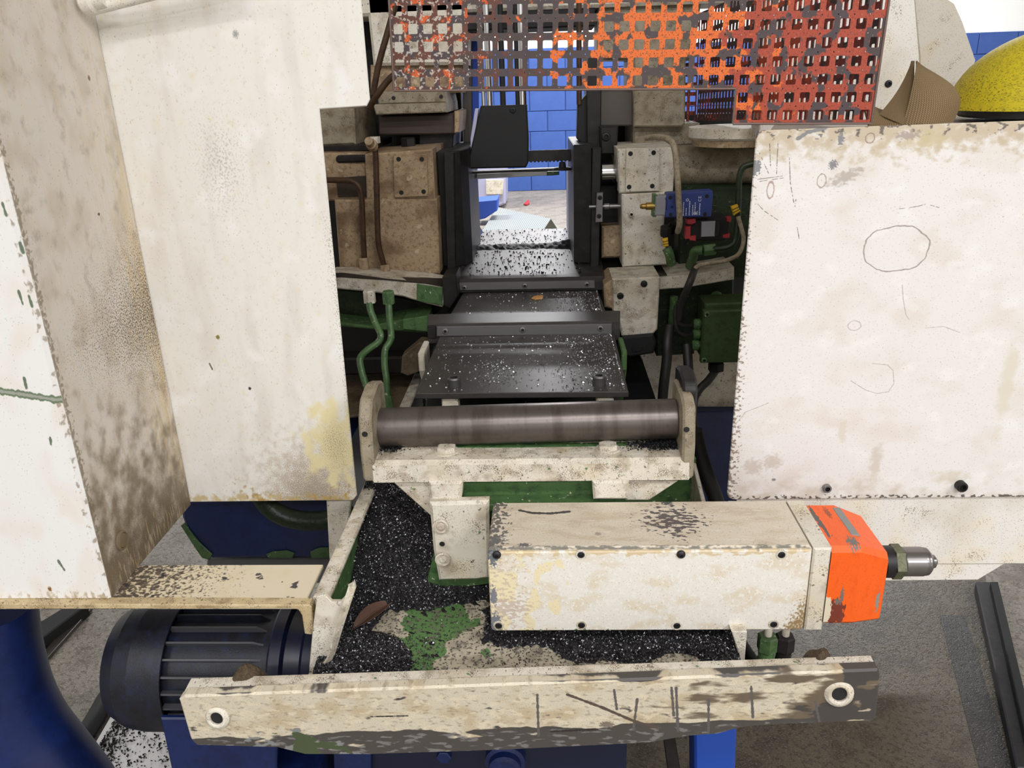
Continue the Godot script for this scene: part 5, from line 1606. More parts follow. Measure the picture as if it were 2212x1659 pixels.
# ---------- the saw head: blade, guide arms, bow ----------
func saw_head() -> void:
	var b := thing("bandsaw_band", "saw blade with fine teeth stretched across the opening", "saw blade", Vector3(0, 1.15, -1.8))
	var p := [-0.30, 1.1621, 0.32, 1.164]
	var yb := 1.1368
	var pts := []
	for i in 150:
		var xx := 0.32 - i * 0.62 / 149
		pts.append_array([xx, yb + (0.0 if i % 2 == 0 else 0.0035)])
	part("blade", MB.new().prism(p + pts, "z", -1.802, -1.799, 0.0), M.black, b)
	var g := thing("blade_guide", "dark tapered blade guide arm hanging in the saw opening", "guide arm", Vector3(-0.1, 1.14, -1.76))
	part("arm", MB.new().prism([-0.1398, 1.2582, -0.0431, 1.258, -0.0409, 1.1896, -0.043, 1.1404, -0.0482, 1.1309, -0.1715, 1.1315, -0.1729, 1.144, -0.1585, 1.193], "z", -1.795, -1.76, 0.003), M.near_black, g)
	part("clamp_block", MB.new().prism([-0.1649, 1.1929, -0.1522, 1.253, -0.1444, 1.2527, -0.1653, 1.1453], "z", -1.79, -1.765, 0.001), M.lavender, g)
	low_screw(g, Vector3(-0.0724, 1.248, -1.76), Vector3.BACK, 0.006, M.dark_screw)
	for q in [[1045, 0.004, "chrome"], [1058, 0.0065, "chrome"], [1087, 0.006, "near_black"], [1118, 0.004, "near_black"], [1129, 0.0085, "chrome"]]:
		var at := onz(q[0])
		part("rod", MB.new().lathe([0, 0, q[1], 0, q[1], 0.4, 0, 0.4], at, Vector3.UP, 18), M[q[2]], g)
	var s := thing("bow_stop", "thin steel bar with a black knob below the saw blade", "bar", Vector3(-0.05, 1.12, -1.78))
	part("bar", MB.new().prism([-0.1718, 1.1236, 0.0551, 1.1262, 0.0551, 1.1203, -0.172, 1.1187], "z", -1.80, -1.78, 0.001), M.black, s)
	part("white_strip", MB.new().prism([-0.1629, 1.1101, -0.003, 1.1119, -0.0031, 1.1027, -0.1634, 1.0989], "z", -1.95, -1.86, 0.001), M.white_sheet, s)
	part("strip_end", MB.new().prism([-0.003, 1.1119, 0.0241, 1.1122, 0.024, 1.1041, -0.0031, 1.1028], "z", -1.95, -1.85, 0.001), M.green, s)
	part("knob", MB.new().lathe([0.022, 0, 0.018, 0.004, 0.008, 0.005, 0.0065, 0.016, 0, 0.018], Vector3(0.03, 1.123, -1.77), Vector3.UP, 20), M.near_black, s)

	var lc := thing("guide_column", "cream cast guide column behind the guard at the left", "column", Vector3(-0.3, 1.2, -1.9))
	part("column", MB.new().prism([-0.3666, 1.3445, -0.1685, 1.3399, -0.15, 1.6279, -0.3726, 1.6366], "z", -1.95, -1.80, 0.006), M.cream, lc)
	part("slide", MB.new().prism([-0.3765, 1.347, -0.1783, 1.3406, -0.1813, 1.2852, -0.3822, 1.2868], "z", -1.95, -1.82, 0.003), M.brown, lc)
	part("block", MB.new().prism([-0.3533, 1.2933, -0.2113, 1.2906, -0.2079, 1.2672, -0.3498, 1.2679], "z", -1.95, -1.74, 0.003), M.cast_dark, lc)
	for q in [Vector3(-0.3178, 1.2796, -1.74), Vector3(-0.2187, 1.2792, -1.74)]:
		bore(lc, q, Vector3.BACK, 0.004, 0.008, M.near_black)
	part("flange", MB.new().prism([-0.3573, 1.2686, -0.2074, 1.2676, -0.2067, 1.2488, -0.3534, 1.2487], "z", -1.95, -1.72, 0.002), M.cast_dark, lc)
	part("carriage", MB.new().prism([-0.3578, 1.2455, -0.1951, 1.2443, -0.1954, 1.2034, -0.3594, 1.2063], "z", -1.95, -1.76, 0.003), mat("oily", col(62, 50, 44), 0.5), lc)
	part("carriage_end", MB.new().prism([-0.1946, 1.2501, -0.182, 1.2498, -0.1863, 1.2075, -0.1971, 1.2059], "z", -1.95, -1.75, 0.002), M.brown, lc)
	part("under_block", MB.new().prism([-0.2763, 1.2046, -0.2015, 1.2044, -0.2056, 1.1682, -0.2788, 1.1703], "z", -1.95, -1.78, 0.002), M.black, lc)
	part("bolt", hexagon(MB.new(), Vector3(-0.2953, 1.1806, -1.75), Vector3.UP, 0.016, 0.02), M.black, lc)
	var sb := thing("cast_block", "speckled cream cast block beside the notch of the left cover", "block", Vector3(-0.45, 1.18, -1.7))
	part("body", MB.new().prism([-0.4865, 1.2683, -0.389, 1.2635, -0.3923, 1.194, -0.496, 1.1915], "z", -1.9, -1.68, 0.004), M.cast_dark, sb)
	part("shelf", MB.new().prism([-0.4901, 1.1928, -0.3575, 1.1944, -0.3587, 1.1818, -0.4917, 1.1802], "z", -1.9, -1.66, 0.002), M.black, sb)
	var bar := thing("guide_post", "pale steel post left of the blade guide arm", "post", Vector3(-0.16, 1.1, -1.9))
	part("post", MB.new().prism([-0.1813, 1.5261, -0.1585, 1.5253, -0.1748, 1.154, -0.194, 1.1545], "z", -1.93, -1.9, 0.001), M.zinc, bar)
	part("blue_panel", MB.new().prism([-0.1601, 1.5277, -0.1421, 1.527, -0.1587, 1.2134, -0.1788, 1.1525], "z", -1.925, -1.92, 0.0005), M.sky_blue, bar)

	var rc := thing("guide_column", "dirty cream cast guide column behind the guard at the right", "column", Vector3(0.2, 1.2, -1.9))
	part("column", MB.new().prism([0.1042, 1.6216, 0.3318, 1.6127, 0.3092, 1.3339, 0.1059, 1.3405], "z", -1.95, -1.82, 0.006), M.cast_dark, rc)
	part("panel", MB.new().prism([0.1724, 1.3444, 0.2753, 1.3428, 0.2793, 1.2118, 0.2721, 1.2066, 0.1754, 1.2094], "z", -1.95, -1.72, 0.003), M.cast_dark, rc)
	part("carriage", MB.new().prism([0.0833, 1.2814, 0.1759, 1.2785, 0.1774, 1.2097, 0.0834, 1.2107], "z", -1.95, -1.75, 0.003), mat("smoke", col(84, 78, 72), 0.45, 0.2), rc)
	part("clamp_arm", MB.new().prism([0.062, 1.2553, 0.0828, 1.2779, 0.085, 1.1761, 0.0715, 1.1765, 0.0599, 1.1879], "z", -1.80, -1.74, 0.002), M.near_black, rc)
	part("arm", MB.new().prism([0.0785, 1.3478, 0.1099, 1.3468, 0.1094, 1.1669, 0.0806, 1.1677], "z", -1.80, -1.73, 0.002), M.black, rc)
	part("knuckle", MB.new().prism([0.1053, 1.2125, 0.1426, 1.2132, 0.1412, 1.1791, 0.134, 1.1575, 0.1076, 1.1582], "z", -1.78, -1.70, 0.003), M.black, rc)
	low_screw(rc, Vector3(0.1176, 1.1933, -1.7), Vector3.BACK, 0.009, M.dark_screw)
	part("rod", MB.new().lathe([0.0055, 0, 0.0055, 0.4], Vector3(0.0649, 1.2552, -1.74), Vector3.UP, 14), M.oil_pipe, rc)
	part("lower_casting", MB.new().prism([0.1774, 1.2097, 0.3146, 1.2112, 0.3148, 1.1688, 0.1785, 1.1596], "z", -1.95, -1.75, 0.004), M.cast_dark, rc)

	var bow := thing("saw_bow", "dark upper saw bow seen through the top of the guard", "saw bow", Vector3(0, 1.5, -1.6))
	part("beam", MB.new().box(-0.55, 0.55, 1.44, 1.62, -1.95, -1.80, 0.006), M.cream, bow)
	part("underside_rail", MB.new().box(-0.17, 0.10, 1.405, 1.44, -1.94, -1.80, 0.003), M.near_black, bow)
	# near-black walls added to hide the bright room and stand for deep shadow
	for q in [["left", -0.95, -0.20], ["right", 0.0713, 1.0]]:
		var h := thing("dark_backing", "added dark backing wall behind the %s" % ("brown vise and the left bay" if q[0] == "left" else "off-white vise and the right bay"), "housing", Vector3(q[1], 0.3, -1.96))
		part("wall", MB.new().box(q[1], q[2], 0.3, 1.22 if q[0] == "right" else 1.62, -2.0, -1.955, 0.002), M.near_black, h)
	var fr := thing("outfeed_chute", "pale sheet metal outfeed chute framed by the vise jaws", "chute", Vector3(-0.06, 0.94, -2.0))
	part("floor_sheet", MB.new().prism([-0.205, -2.12, 0.056, -2.12, 0.06, -1.87, -0.178, -1.87], "y", 0.93, 0.938, 0.001), M.white_sheet, fr)
	part("side_sheet", MB.new().prism([-2.14, 0.94, -1.93, 0.94, -1.93, 1.13, -2.14, 1.13], "x", -0.192, -0.188, 0.0005), M.lavender, fr)
	part("side_sheet", MB.new().prism([-2.14, 0.94, -1.93, 0.94, -1.93, 1.13, -2.14, 1.13], "x", 0.046, 0.05, 0.0005), M.lavender, fr)
	part("bent_lip", MB.new().sheet([[Vector3(-0.187, 1.0, -1.93), Vector3(-0.187, 1.0, -2.05)], [Vector3(-0.186, 0.97, -1.93), Vector3(-0.183, 0.97, -2.05)], [Vector3(-0.178, 0.945, -1.93), Vector3(-0.17, 0.945, -2.05)]], 0.001), M.zinc, fr)
	var st := strew("outfeed_chips", 260, func(): return Vector3(rng.randf_range(-0.185, 0.045), 0.94, rng.randf_range(-2.11, -1.90)), 0.0036, M.dark_chip, self)
	tag(st, "black chips scattered on the pale outfeed chute", "swarf", "", "stuff")


func onz(px: float) -> Vector3:
	# foot of a guide rod by its place along the arm
	return Vector3(-0.1345, 1.2549, -1.777).lerp(Vector3(-0.0523, 1.2551, -1.777), (px - 1045.0) / 84.0) + Vector3(0, -0.01, 0)


# ---------- right bay: switches, box, cables ----------
func right_bay() -> void:
	var s := thing("limit_switch", "blue limit switch with grey nose and brass plunger in the right bay", "limit switch", Vector3(0.27, 1.08, -1.5))
	part("body", MB.new().prism([0.2171, 1.1019, 0.2982, 1.1056, 0.3001, 1.1014, 0.2991, 1.0604, 0.2958, 1.0579, 0.2153, 1.0591, 0.2133, 1.0676, 0.2165, 1.0726, 0.2159, 1.0894, 0.2132, 1.0929], "z", -1.535, -1.5, 0.002), M.switch_blue, s)
	part("nose", MB.new().prism([0.1965, 1.0972, 0.2158, 1.0984, 0.2154, 1.0622, 0.1959, 1.0627], "z", -1.532, -1.502, 0.002), M.grey, s)
	part("bezel", MB.new().prism([0.1932, 1.0996, 0.1999, 1.0994, 0.1987, 1.0588, 0.1927, 1.059], "z", -1.538, -1.51, 0.001), M.green, s)
	part("plunger", MB.new().lathe([0, -0.028, 0.003, -0.028, 0.005, -0.024, 0.005, -0.018, 0.007, -0.016, 0.007, 0, 0, 0], Vector3(0.1971, 1.0784, -1.516), Vector3.RIGHT, 16), M.brass, s)
	for q in [Vector3(0.2224, 1.0951, -1.5), Vector3(0.2244, 1.064, -1.5), Vector3(0.2887, 1.0959, -1.5), Vector3(0.2871, 1.0632, -1.5)]:
		bore(s, q, Vector3.BACK, 0.0034, 0.004, M.near_black)
	low_screw(s, Vector3(0.2255, 1.0791, -1.5), Vector3.BACK, 0.003, M.switch_blue)
	# printed marks: CE sign and rows of small type, standing on end as on the switch
	var ce := TextMesh.new()
	ce.text = "CE"
	ce.font_size = 8
	ce.pixel_size = 0.0011
	ce.depth = 0.0003
	var sf := SystemFont.new()
	sf.font_names = PackedStringArray(["Droid Sans"])
	ce.font = sf
	var cm := part("printed_mark", ce, M.print, s)
	cm.transform = Transform3D(Basis(Vector3.BACK, PI / 2), Vector3(0.2754, 1.0921, -1.4996) - s.position)
	var lines := MB.new()
	for k in 7:
		var xx: float = [1476.0, 1482.0, 1489.0, 1496.0, 1501.0, 1506.0, 1511.0][k]
		var a := Vector3(0.2474, 1.0618, -1.4996).lerp(Vector3(0.2769, 1.0627, -1.4996), (xx - 1476.0) / 35.0)
		var yy := a.y
		var n: int = [8, 5, 9, 7, 8, 3, 7][k]
		for i in n:
			var h := 0.0012 + 0.0016 * rng.randf()
			lines.box(a.x - 0.0011, a.x + 0.0009 * rng.randf_range(0.3, 1.0), yy, yy + h, -1.4999, -1.4995, 0)
			yy += h + 0.0009
	lines.lathe([0.0026, 0, 0.0026, 0.0004, 0.0017, 0.0004, 0.0017, 0], Vector3(0.2537, 1.0902, -1.4999), Vector3.BACK, 16)
	lines.lathe([0.0028, 0, 0.0028, 0.0004, 0, 0.0004], Vector3(0.2684, 1.0654, -1.4999), Vector3.BACK, 16)
	part("printed_text", lines, M.print, s)

	var v := thing("solenoid_valve", "red and black valve with a grey face below the blue limit switch", "valve", Vector3(0.33, 1.0, -1.5))
	part("body", MB.new().prism([0.2579, 1.0515, 0.3333, 1.053, 0.339, 1.0443, 0.3373, 1.0166, 0.3308, 1.0098, 0.2597, 1.0114, 0.2559, 1.0185], "z", -1.58, -1.52, 0.003), M.near_black, v)
	part("face", MB.new().prism([0.2841, 1.0478, 0.3097, 1.048, 0.3097, 1.0196, 0.2848, 1.0193], "z", -1.52, -1.512, 0.001), M.grey, v)
	part("clip", MB.new().prism([0.3098, 1.0472, 0.3174, 1.0478, 0.3174, 1.0203, 0.3105, 1.0195], "z", -1.52, -1.512, 0.001), M.black, v)
	for q in [[0.2562, 1.0531, 0.2724, 1.0544, 0.2736, 1.0458, 0.2652, 1.0426, 0.2566, 1.0445], [0.2551, 1.0386, 0.2645, 1.0401, 0.2648, 1.0158, 0.2552, 1.016], [0.2619, 1.021, 0.2748, 1.0225, 0.2753, 1.012, 0.264, 1.0131], [0.3305, 1.0539, 0.3389, 1.0554, 0.3378, 1.0451, 0.3309, 1.047], [0.3256, 1.0213, 0.3375, 1.0244, 0.3371, 1.0158, 0.3259, 1.016]]:
		part("red_corner", MB.new().prism(q, "z", -1.53, -1.512, 0.001), M.red, v)

	mat("box_green", col(70, 96, 58), 0.45, 0, tx.cream, 0.2)
	var bx := thing("junction_box", "green junction box with three cable glands at the edge of the right cover", "junction box", Vector3(0.38, 0.8, -1.5))
	var lid := part("lid", MB.new().prism([0.2884, 0.8871, 0.3744, 0.889, 0.3769, 0.783, 0.2886, 0.7826], "z", -1.49, -1.47, 0.003), M.box_green, bx)
	part("body", MB.new().prism([0.2941, 0.8956, 0.3773, 0.8975, 0.3787, 0.7806, 0.2948, 0.782], "z", -1.56, -1.49, 0.003), M.box_green, bx)
	for q in [Vector3(0.2948, 0.8807, -1.47), Vector3(0.2944, 0.7891, -1.47)]:
		low_screw(lid, q, Vector3.BACK, 0.0055, M.green)
	for q in [Vector3(0.2968, 0.8483, -1.515), Vector3(0.2969, 0.8284, -1.515), Vector3(0.2963, 0.8055, -1.515)]:
		part("cable_gland", MB.new().lathe([0.0085, 0, 0.0085, 0.006, 0.011, 0.006, 0.011, 0.014, 0.008, 0.018, 0, 0.018], q, Vector3.LEFT, 12, true), M.green, bx)
	part("bottom_gland", hexagon(MB.new(), Vector3(0.3275, 0.7516, -1.515), Vector3.UP, 0.016, 0.018), M.near_black, bx)

	var cab := [
		["cable", "beige flexible conduit hanging in front of the limit switch", [Vector3(0.1873, 1.1948, -1.6), Vector3(0.2031, 1.1985, -1.56), Vector3(0.2169, 1.197, -1.5), Vector3(0.2244, 1.18, -1.48), Vector3(0.2295, 1.1364, -1.475), Vector3(0.2337, 1.0957, -1.475), Vector3(0.2379, 1.0533, -1.48), Vector3(0.2384, 1.0329, -1.5)], 0.0056, "cable"],
		["cable", "green hydraulic pipe curving down beside the right cover", [Vector3(0.387, 1.1522, -1.5), Vector3(0.3665, 1.1512, -1.5), Vector3(0.3505, 1.1451, -1.5), Vector3(0.3452, 1.1266, -1.5), Vector3(0.346, 1.0894, -1.5), Vector3(0.3472, 1.0473, -1.5), Vector3(0.3452, 1.0131, -1.5), Vector3(0.3323, 1.0022, -1.5), Vector3(0.3072, 0.9965, -1.51), Vector3(0.2919, 0.9931, -1.52)], 0.0058, "green_dim"],
		["cable", "thin beige cable looping under the solenoid valve", [Vector3(0.345, 1.0591, -1.49), Vector3(0.3533, 1.0361, -1.49), Vector3(0.3582, 1.0147, -1.49), Vector3(0.3513, 0.9907, -1.49), Vector3(0.3299, 0.979, -1.49), Vector3(0.3003, 0.9744, -1.49), Vector3(0.2749, 0.968, -1.49), Vector3(0.2655, 0.9493, -1.48), Vector3(0.2538, 0.9229, -1.48), Vector3(0.2476, 0.9025, -1.49)], 0.004, "cable"],
		["cable", "grey braided cable crossing the cream ledge in the right bay", [Vector3(0.2749, 0.9667, -1.5), Vector3(0.2637, 0.9505, -1.475), Vector3(0.2562, 0.9286, -1.475), Vector3(0.2495, 0.8979, -1.49), Vector3(0.2472, 0.863, -1.5)], 0.007, "hose"],
		["cable", "upper thin cable bending into the green junction box", [Vector3(0.2457, 0.8999, -1.5), Vector3(0.2433, 0.8723, -1.5), Vector3(0.2475, 0.8555, -1.5), Vector3(0.2611, 0.8482, -1.505), Vector3(0.2807, 0.8467, -1.515)], 0.004, "hose"],
		["cable", "lower thin cable bending into the green junction box", [Vector3(0.2408, 0.8908, -1.5), Vector3(0.2401, 0.8631, -1.5), Vector3(0.2464, 0.8406, -1.5), Vector3(0.2638, 0.8293, -1.505), Vector3(0.2835, 0.8277, -1.515)], 0.004, "hose"],
		["conduit", "thick black conduit at the left of the lower right bay", [Vector3(0.234, 0.8433, -1.52), Vector3(0.2276, 0.8164, -1.5), Vector3(0.2257, 0.7815, -1.49), Vector3(0.2205, 0.7369, -1.48), Vector3(0.2175, 0.6676, -1.48)], 0.010, "hose"],
		["conduit", "middle black conduit in the lower right bay", [Vector3(0.2691, 0.8044, -1.52), Vector3(0.2702, 0.7676, -1.5), Vector3(0.2734, 0.7224, -1.49), Vector3(0.2817, 0.6625, -1.49), Vector3(0.3008, 0.5751, -1.5), Vector3(0.3384, 0.4782, -1.52)], 0.0095, "hose"],
		["conduit", "black conduit slanting down from the green junction box", [Vector3(0.3275, 0.7516, -1.515), Vector3(0.3109, 0.7357, -1.5), Vector3(0.2934, 0.7221, -1.49), Vector3(0.2817, 0.7045, -1.48), Vector3(0.278, 0.671, -1.47)], 0.008, "hose"],
		["pipe", "vertical green pipe left of the junction box", [Vector3(0.246, 0.8935, -1.56), Vector3(0.2447, 0.8554, -1.56), Vector3(0.2433, 0.8215, -1.56)], 0.008, "green"],
		["hose", "fat dark hose slanting down behind the roller bracket", [Vector3(0.2503, 0.7171, -1.3), Vector3(0.2623, 0.6718, -1.3), Vector3(0.2779, 0.6254, -1.3), Vector3(0.2994, 0.5685, -1.3), Vector3(0.3217, 0.4802, -1.3), Vector3(0.3452, 0.2482, -1.3), Vector3(0.3375, -0.0563, -1.26)], 0.014, "hose"],
	]
	for q in cab:
		var t := part(q[0], MB.new().tube(q[2], q[3], 12, 6), M[q[4]])
		tag(t, q[1], q[0])
	for q in [["hose", "brown hose hanging between the left cover and the guard", [Vector3(-0.2666, 1.4644, -1.6), Vector3(-0.2905, 1.4036, -1.6), Vector3(-0.3153, 1.3408, -1.6), Vector3(-0.3307, 1.2882, -1.6)]], ["hose", "thin brown hose sloping down from the guard to the left cover", [Vector3(-0.2637, 1.3304, -1.55), Vector3(-0.2889, 1.3139, -1.55), Vector3(-0.3127, 1.2883, -1.55), Vector3(-0.3314, 1.2669, -1.56)]]]:
		tag(part(q[0], MB.new().tube(q[2], 0.006, 12, 6), M.oil_pipe), q[1], q[0])
	for q in [["yellow cable marker below the green pipe near the right cover", [0.3306, 1.0781, 0.3419, 1.0819, 0.3478, 1.0693, 0.3366, 1.0621]], ["yellow cable marker with black lines beside the off-white vise", [0.2135, 1.0152, 0.2239, 1.0176, 0.2262, 1.0017, 0.2167, 1.0001]]]:
		var t := thing("cable_marker", q[0], "cable tag", Vector3(0.3, 1, -1.5), "yellow cable markers")
		part("sleeve", MB.new().prism(q[1], "z", -1.53 if q[1][0] < 0.3 else -1.495, -1.52 if q[1][0] < 0.3 else -1.483, 0.002), M.tag, t)
		var w4: Array = q[1]
		for e in [0.3, 0.62]:
			var a := Vector2(w4[0], w4[1]).lerp(Vector2(w4[6], w4[7]), e)
			var b := Vector2(w4[2], w4[3]).lerp(Vector2(w4[4], w4[5]), e)
			var zf: float = -1.52 if w4[0] < 0.3 else -1.483
			part("black_line", MB.new().prism([a.x, a.y, b.x, b.y, b.x, b.y - 0.0013, a.x, a.y - 0.0013], "z", zf - 0.001, zf + 0.0004, 0), M.ink, t)
	var cn := thing("cable_connector", "black cable connector above the left yellow marker", "connector", Vector3(0.25, 1, -1.54))
	part("nut", hexagon(MB.new(), Vector3(0.2237, 1.0175, -1.55), Vector3(0, 1, 0.3), 0.012, 0.018), M.near_black, cn)
	part("collar", MB.new().lathe([0.009, 0, 0.009, 0.02, 0, 0.02], Vector3(0.2323, 1.0226, -1.55), Vector3(0.3, 1, 0.3), 16), M.steel, cn)
	part("tail", MB.new().tube([Vector3(0.2234, 0.9963, -1.53), Vector3(0.2292, 0.9836, -1.53), Vector3(0.2349, 0.9634, -1.54)], 0.009, 12, 4), M.green, cn)

	var gb := thing("green_casting", "dark green machine body deep in the right bay", "casting", Vector3(0.4, 0.8, -1.65))
	part("upper_plate", MB.new().prism([0.2587, 1.1001, 0.4356, 1.0954, 0.4318, 0.9084, 0.2666, 0.912], "z", -1.7, -1.64, 0.003), M.green_dim, gb)
	part("lower_plate", MB.new().prism([0.2157, 0.9129, 0.3698, 0.9427, 0.3738, 0.8533, 0.3059, 0.8231, 0.2996, 0.7576, 0.2208, 0.7539], "z", -1.7, -1.60, 0.003), M.green_dim, gb)
	part("plug", MB.new().lathe([0.013, 0, 0.013, 0.002, 0.010, 0.004, 0, 0.004], Vector3(0.3376, 0.8794, -1.6), Vector3.BACK, 20), M.green, gb)
	part("elbow_nut", hexagon(MB.new(), Vector3(0.2909, 0.9941, -1.515), Vector3(1, 0.1, 0), 0.012, 0.022), M.green, gb)
	part("elbow", MB.new().tube([Vector3(0.2919, 0.9931, -1.52), Vector3(0.2781, 0.9896, -1.53), Vector3(0.2772, 0.9694, -1.55), Vector3(0.276, 0.9514, -1.57)], 0.009, 12, 4), M.green, gb)
	var fl := thing("bay_flange", "cream painted curved flange crossing the right bay", "flange", Vector3(0.3, 0.9, -1.55))
	part("band", MB.new().prism([0.2127, 0.9365, 0.2804, 0.9423, 0.3333, 0.9503, 0.3561, 0.9543, 0.3577, 0.9296, 0.3171, 0.9232, 0.2637, 0.9151, 0.2135, 0.9124], "z", -1.66, -1.54, 0.002), M.cast, fl)
	part("top", MB.new().prism([0.101, -1.55, 0.3506, -1.55, 0.3595, -1.72, 0.11, -1.72], "y", 0.9362, 0.938, 0.0), M.black, fl)
	var br := thing("speckled_bracket", "speckled cream bracket with two socket screws right of the middle table", "bracket", Vector3(0.17, 0.85, -1.52))
	part("plate", MB.new().prism([0.1178, 0.9461, 0.208, 0.9477, 0.2083, 0.9098, 0.207, 0.8432, 0.194, 0.8284, 0.1402, 0.8199, 0.1333, 0.8559, 0.1186, 0.8859], "z", -1.6, -1.5, 0.003), M.cast, br)
	part("arm", MB.new().prism([0.1023, 0.9353, 0.117, 0.9467, 0.1195, 0.8886, 0.1036, 0.8926], "z", -1.6, -1.49, 0.003), M.brown, br)
	for q in [Vector3(0.1786, 0.9349, -1.5), Vector3(0.1342, 0.9122, -1.5)]:
		low_screw(br, q, Vector3.BACK, 0.0065, M.dark_screw)
	var bb := thing("proximity_switch", "black block with a worn oval mark below the speckled bracket", "switch", Vector3(0.18, 0.8, -1.5))
	part("body", MB.new().prism([0.1382, 0.8325, 0.1988, 0.837, 0.2047, 0.82, 0.2, 0.7973, 0.1534, 0.7904, 0.1388, 0.7945], "z", -1.56, -1.49, 0.004), M.near_black, bb)
	part("mark", MB.new().prism([0.1563, 0.8101, 0.1634, 0.8138, 0.1778, 0.8135, 0.1798, 0.8059, 0.1709, 0.8013, 0.1583, 0.8025], "z", -1.49, -1.488, 0.0005, 0.002), M.black, bb)
	var pn := thing("lower_panel", "cream panel behind the black conduits in the right bay", "panel", Vector3(0.3, 0.6, -1.75))
	part("panel", MB.new().prism([0.201, 0.7146, 0.4524, 0.719, 0.464, 0.5588, 0.2524, 0.5642], "z", -1.78, -1.75, 0.002), M.cream, pn)
	var bp := thing("blue_cabinet", "dark blue cabinet side showing between roller bracket and right cover", "cabinet", Vector3(0.3, 0.2, -1.7))
	part("side", MB.new().prism([0.297, 0.5772, 0.4769, 0.5747, 0.5065, 0.1883, 0.3477, 0.1891], "z", -1.78, -1.72, 0.003), M.blue, bp)


# ---------- left bay ----------
func left_bay() -> void:
	var f := thing("bay_flange", "cream curved flange with a chipped green end, left of the tables", "flange", Vector3(-0.4, 0.88, -1.5))
	part("band", MB.new().prism([-0.4368, 0.96, -0.4006, 0.9592, -0.32, 0.952, -0.2396, 0.943, -0.2024, 0.9349, -0.198, 0.9183, -0.2111, 0.8963, -0.2423, 0.9044, -0.2866, 0.9192, -0.3492, 0.9297, -0.4076, 0.9365, -0.4393, 0.9381], "z", -1.6, -1.5, 0.003), M.cast, f)
	part("green_end", MB.new().prism([-0.257, 0.945, -0.2064, 0.9357, -0.2104, 0.9008, -0.2595, 0.9111], "z", -1.5, -1.497, 0.001), M.green, f)
	var edge := [Vector3(-0.4363, 0.9621, -1.499), Vector3(-0.4002, 0.9613, -1.499), Vector3(-0.3196, 0.9541, -1.499), Vector3(-0.2393, 0.945, -1.499), Vector3(-0.2021, 0.9369, -1.499)]
	var back := [Vector3(-0.4657, 0.9393, -1.6), Vector3(-0.4271, 0.9385, -1.6), Vector3(-0.3406, 0.9366, -1.6), Vector3(-0.2545, 0.9347, -1.6), Vector3(-0.2145, 0.9319, -1.6)]
	var mid := []
	for i in 5:
		mid.append(edge[i].lerp(back[i], 0.4) + Vector3(0, 0.006 + 0.003 * sin(i * 2.1), 0))
	part("swarf_crust", MB.new().sheet([back, mid, edge]), M.swarf, f, "black swarf lying along its top")
	part("corner_bracket", MB.new().prism([-0.206, 0.9573, -0.179, 0.9639, -0.177, 0.9204, -0.1946, 0.895, -0.2067, 0.9026], "z", -1.56, -1.49, 0.002), M.black, f)
	var g := thing("green_casting", "green machine body behind the two oil pipes in the left bay", "casting", Vector3(-0.4, 0.75, -1.6))
	part("upper", MB.new().prism([-0.4721, 0.9209, -0.3677, 0.911, -0.3762, 0.8422, -0.4812, 0.8442], "z", -1.7, -1.58, 0.003), M.green_dim, g)
	part("lower", MB.new().prism([-0.462, 0.8692, -0.3604, 0.8557, -0.2453, 0.8764, -0.2479, 0.8381, -0.3611, 0.848, -0.4631, 0.8596], "z", -1.7, -1.52, 0.003), M.green, g)
	part("spar", MB.new().prism([-0.2902, 0.8735, -0.2394, 0.88, -0.2418, 0.846, -0.2919, 0.8527], "z", -1.56, -1.50, 0.002), M.green, g)
	part("dark_web", MB.new().prism([-0.382, 0.9062, -0.2201, 0.8733, -0.2615, 0.8341, -0.3898, 0.8264], "z", -1.7, -1.6, 0.002), M.black, g)
	var k := 0
	for q in [[[Vector3(-0.333, 0.9417, -1.42), Vector3(-0.3313, 0.9197, -1.41), Vector3(-0.3213, 0.8941, -1.4), Vector3(-0.3122, 0.8775, -1.39), Vector3(-0.3158, 0.8649, -1.385), Vector3(-0.3346, 0.8533, -1.375), Vector3(-0.3474, 0.8418, -1.37), Vector3(-0.3492, 0.8301, -1.365), Vector3(-0.3433, 0.8067, -1.355), Vector3(-0.3349, 0.7832, -1.345), Vector3(-0.3309, 0.7697, -1.34)], "left"], [[Vector3(-0.2979, 0.9392, -1.42), Vector3(-0.297, 0.9084, -1.41), Vector3(-0.2947, 0.874, -1.4), Vector3(-0.2964, 0.8629, -1.39), Vector3(-0.3042, 0.8502, -1.38), Vector3(-0.3055, 0.8232, -1.37), Vector3(-0.3022, 0.7996, -1.36), Vector3(-0.3016, 0.7652, -1.35)], "right"]]:
		var o := thing("hydraulic_pipe", "%s in the left bay" % ["green hydraulic pipe with a sharp sideways bend", "straighter green hydraulic pipe with a slight bend"][k], "pipe", q[0][0])
		part("pipe", MB.new().tube(q[0], 0.0062, 14, 6), M.green, o)
		part("upper_nut", hexagon(MB.new(), q[0][0] + Vector3(0, -0.012, 0), Vector3.UP, 0.0115, 0.024), M.cream if k == 0 else M.green, o)
		part("lower_nut", hexagon(MB.new(), q[0][-1] + Vector3(0, -0.016, 0.003), Vector3(-0.1, 1, -0.2), 0.0115, 0.022), M.green, o)
		k += 1
	var p := thing("bay_floor_plate", "grimy beige floor plate under the green pipes in the left bay", "plate", Vector3(-0.35, 0.7, -1.4))
	part("plate", MB.new().prism([-0.4639, -1.5771, -0.2817, -1.5861, -0.2749, -1.3945, -0.3897, -1.3533, -0.4073, -1.3538], "y", 0.724, 0.73, 0.002), M.brown_dim, p)
	part("back_ridge", MB.new().prism([-0.4655, 0.7939, -0.2685, 0.7964, -0.2666, 0.759, -0.4697, 0.7583], "z", -1.55, -1.5, 0.004), M.black, p)
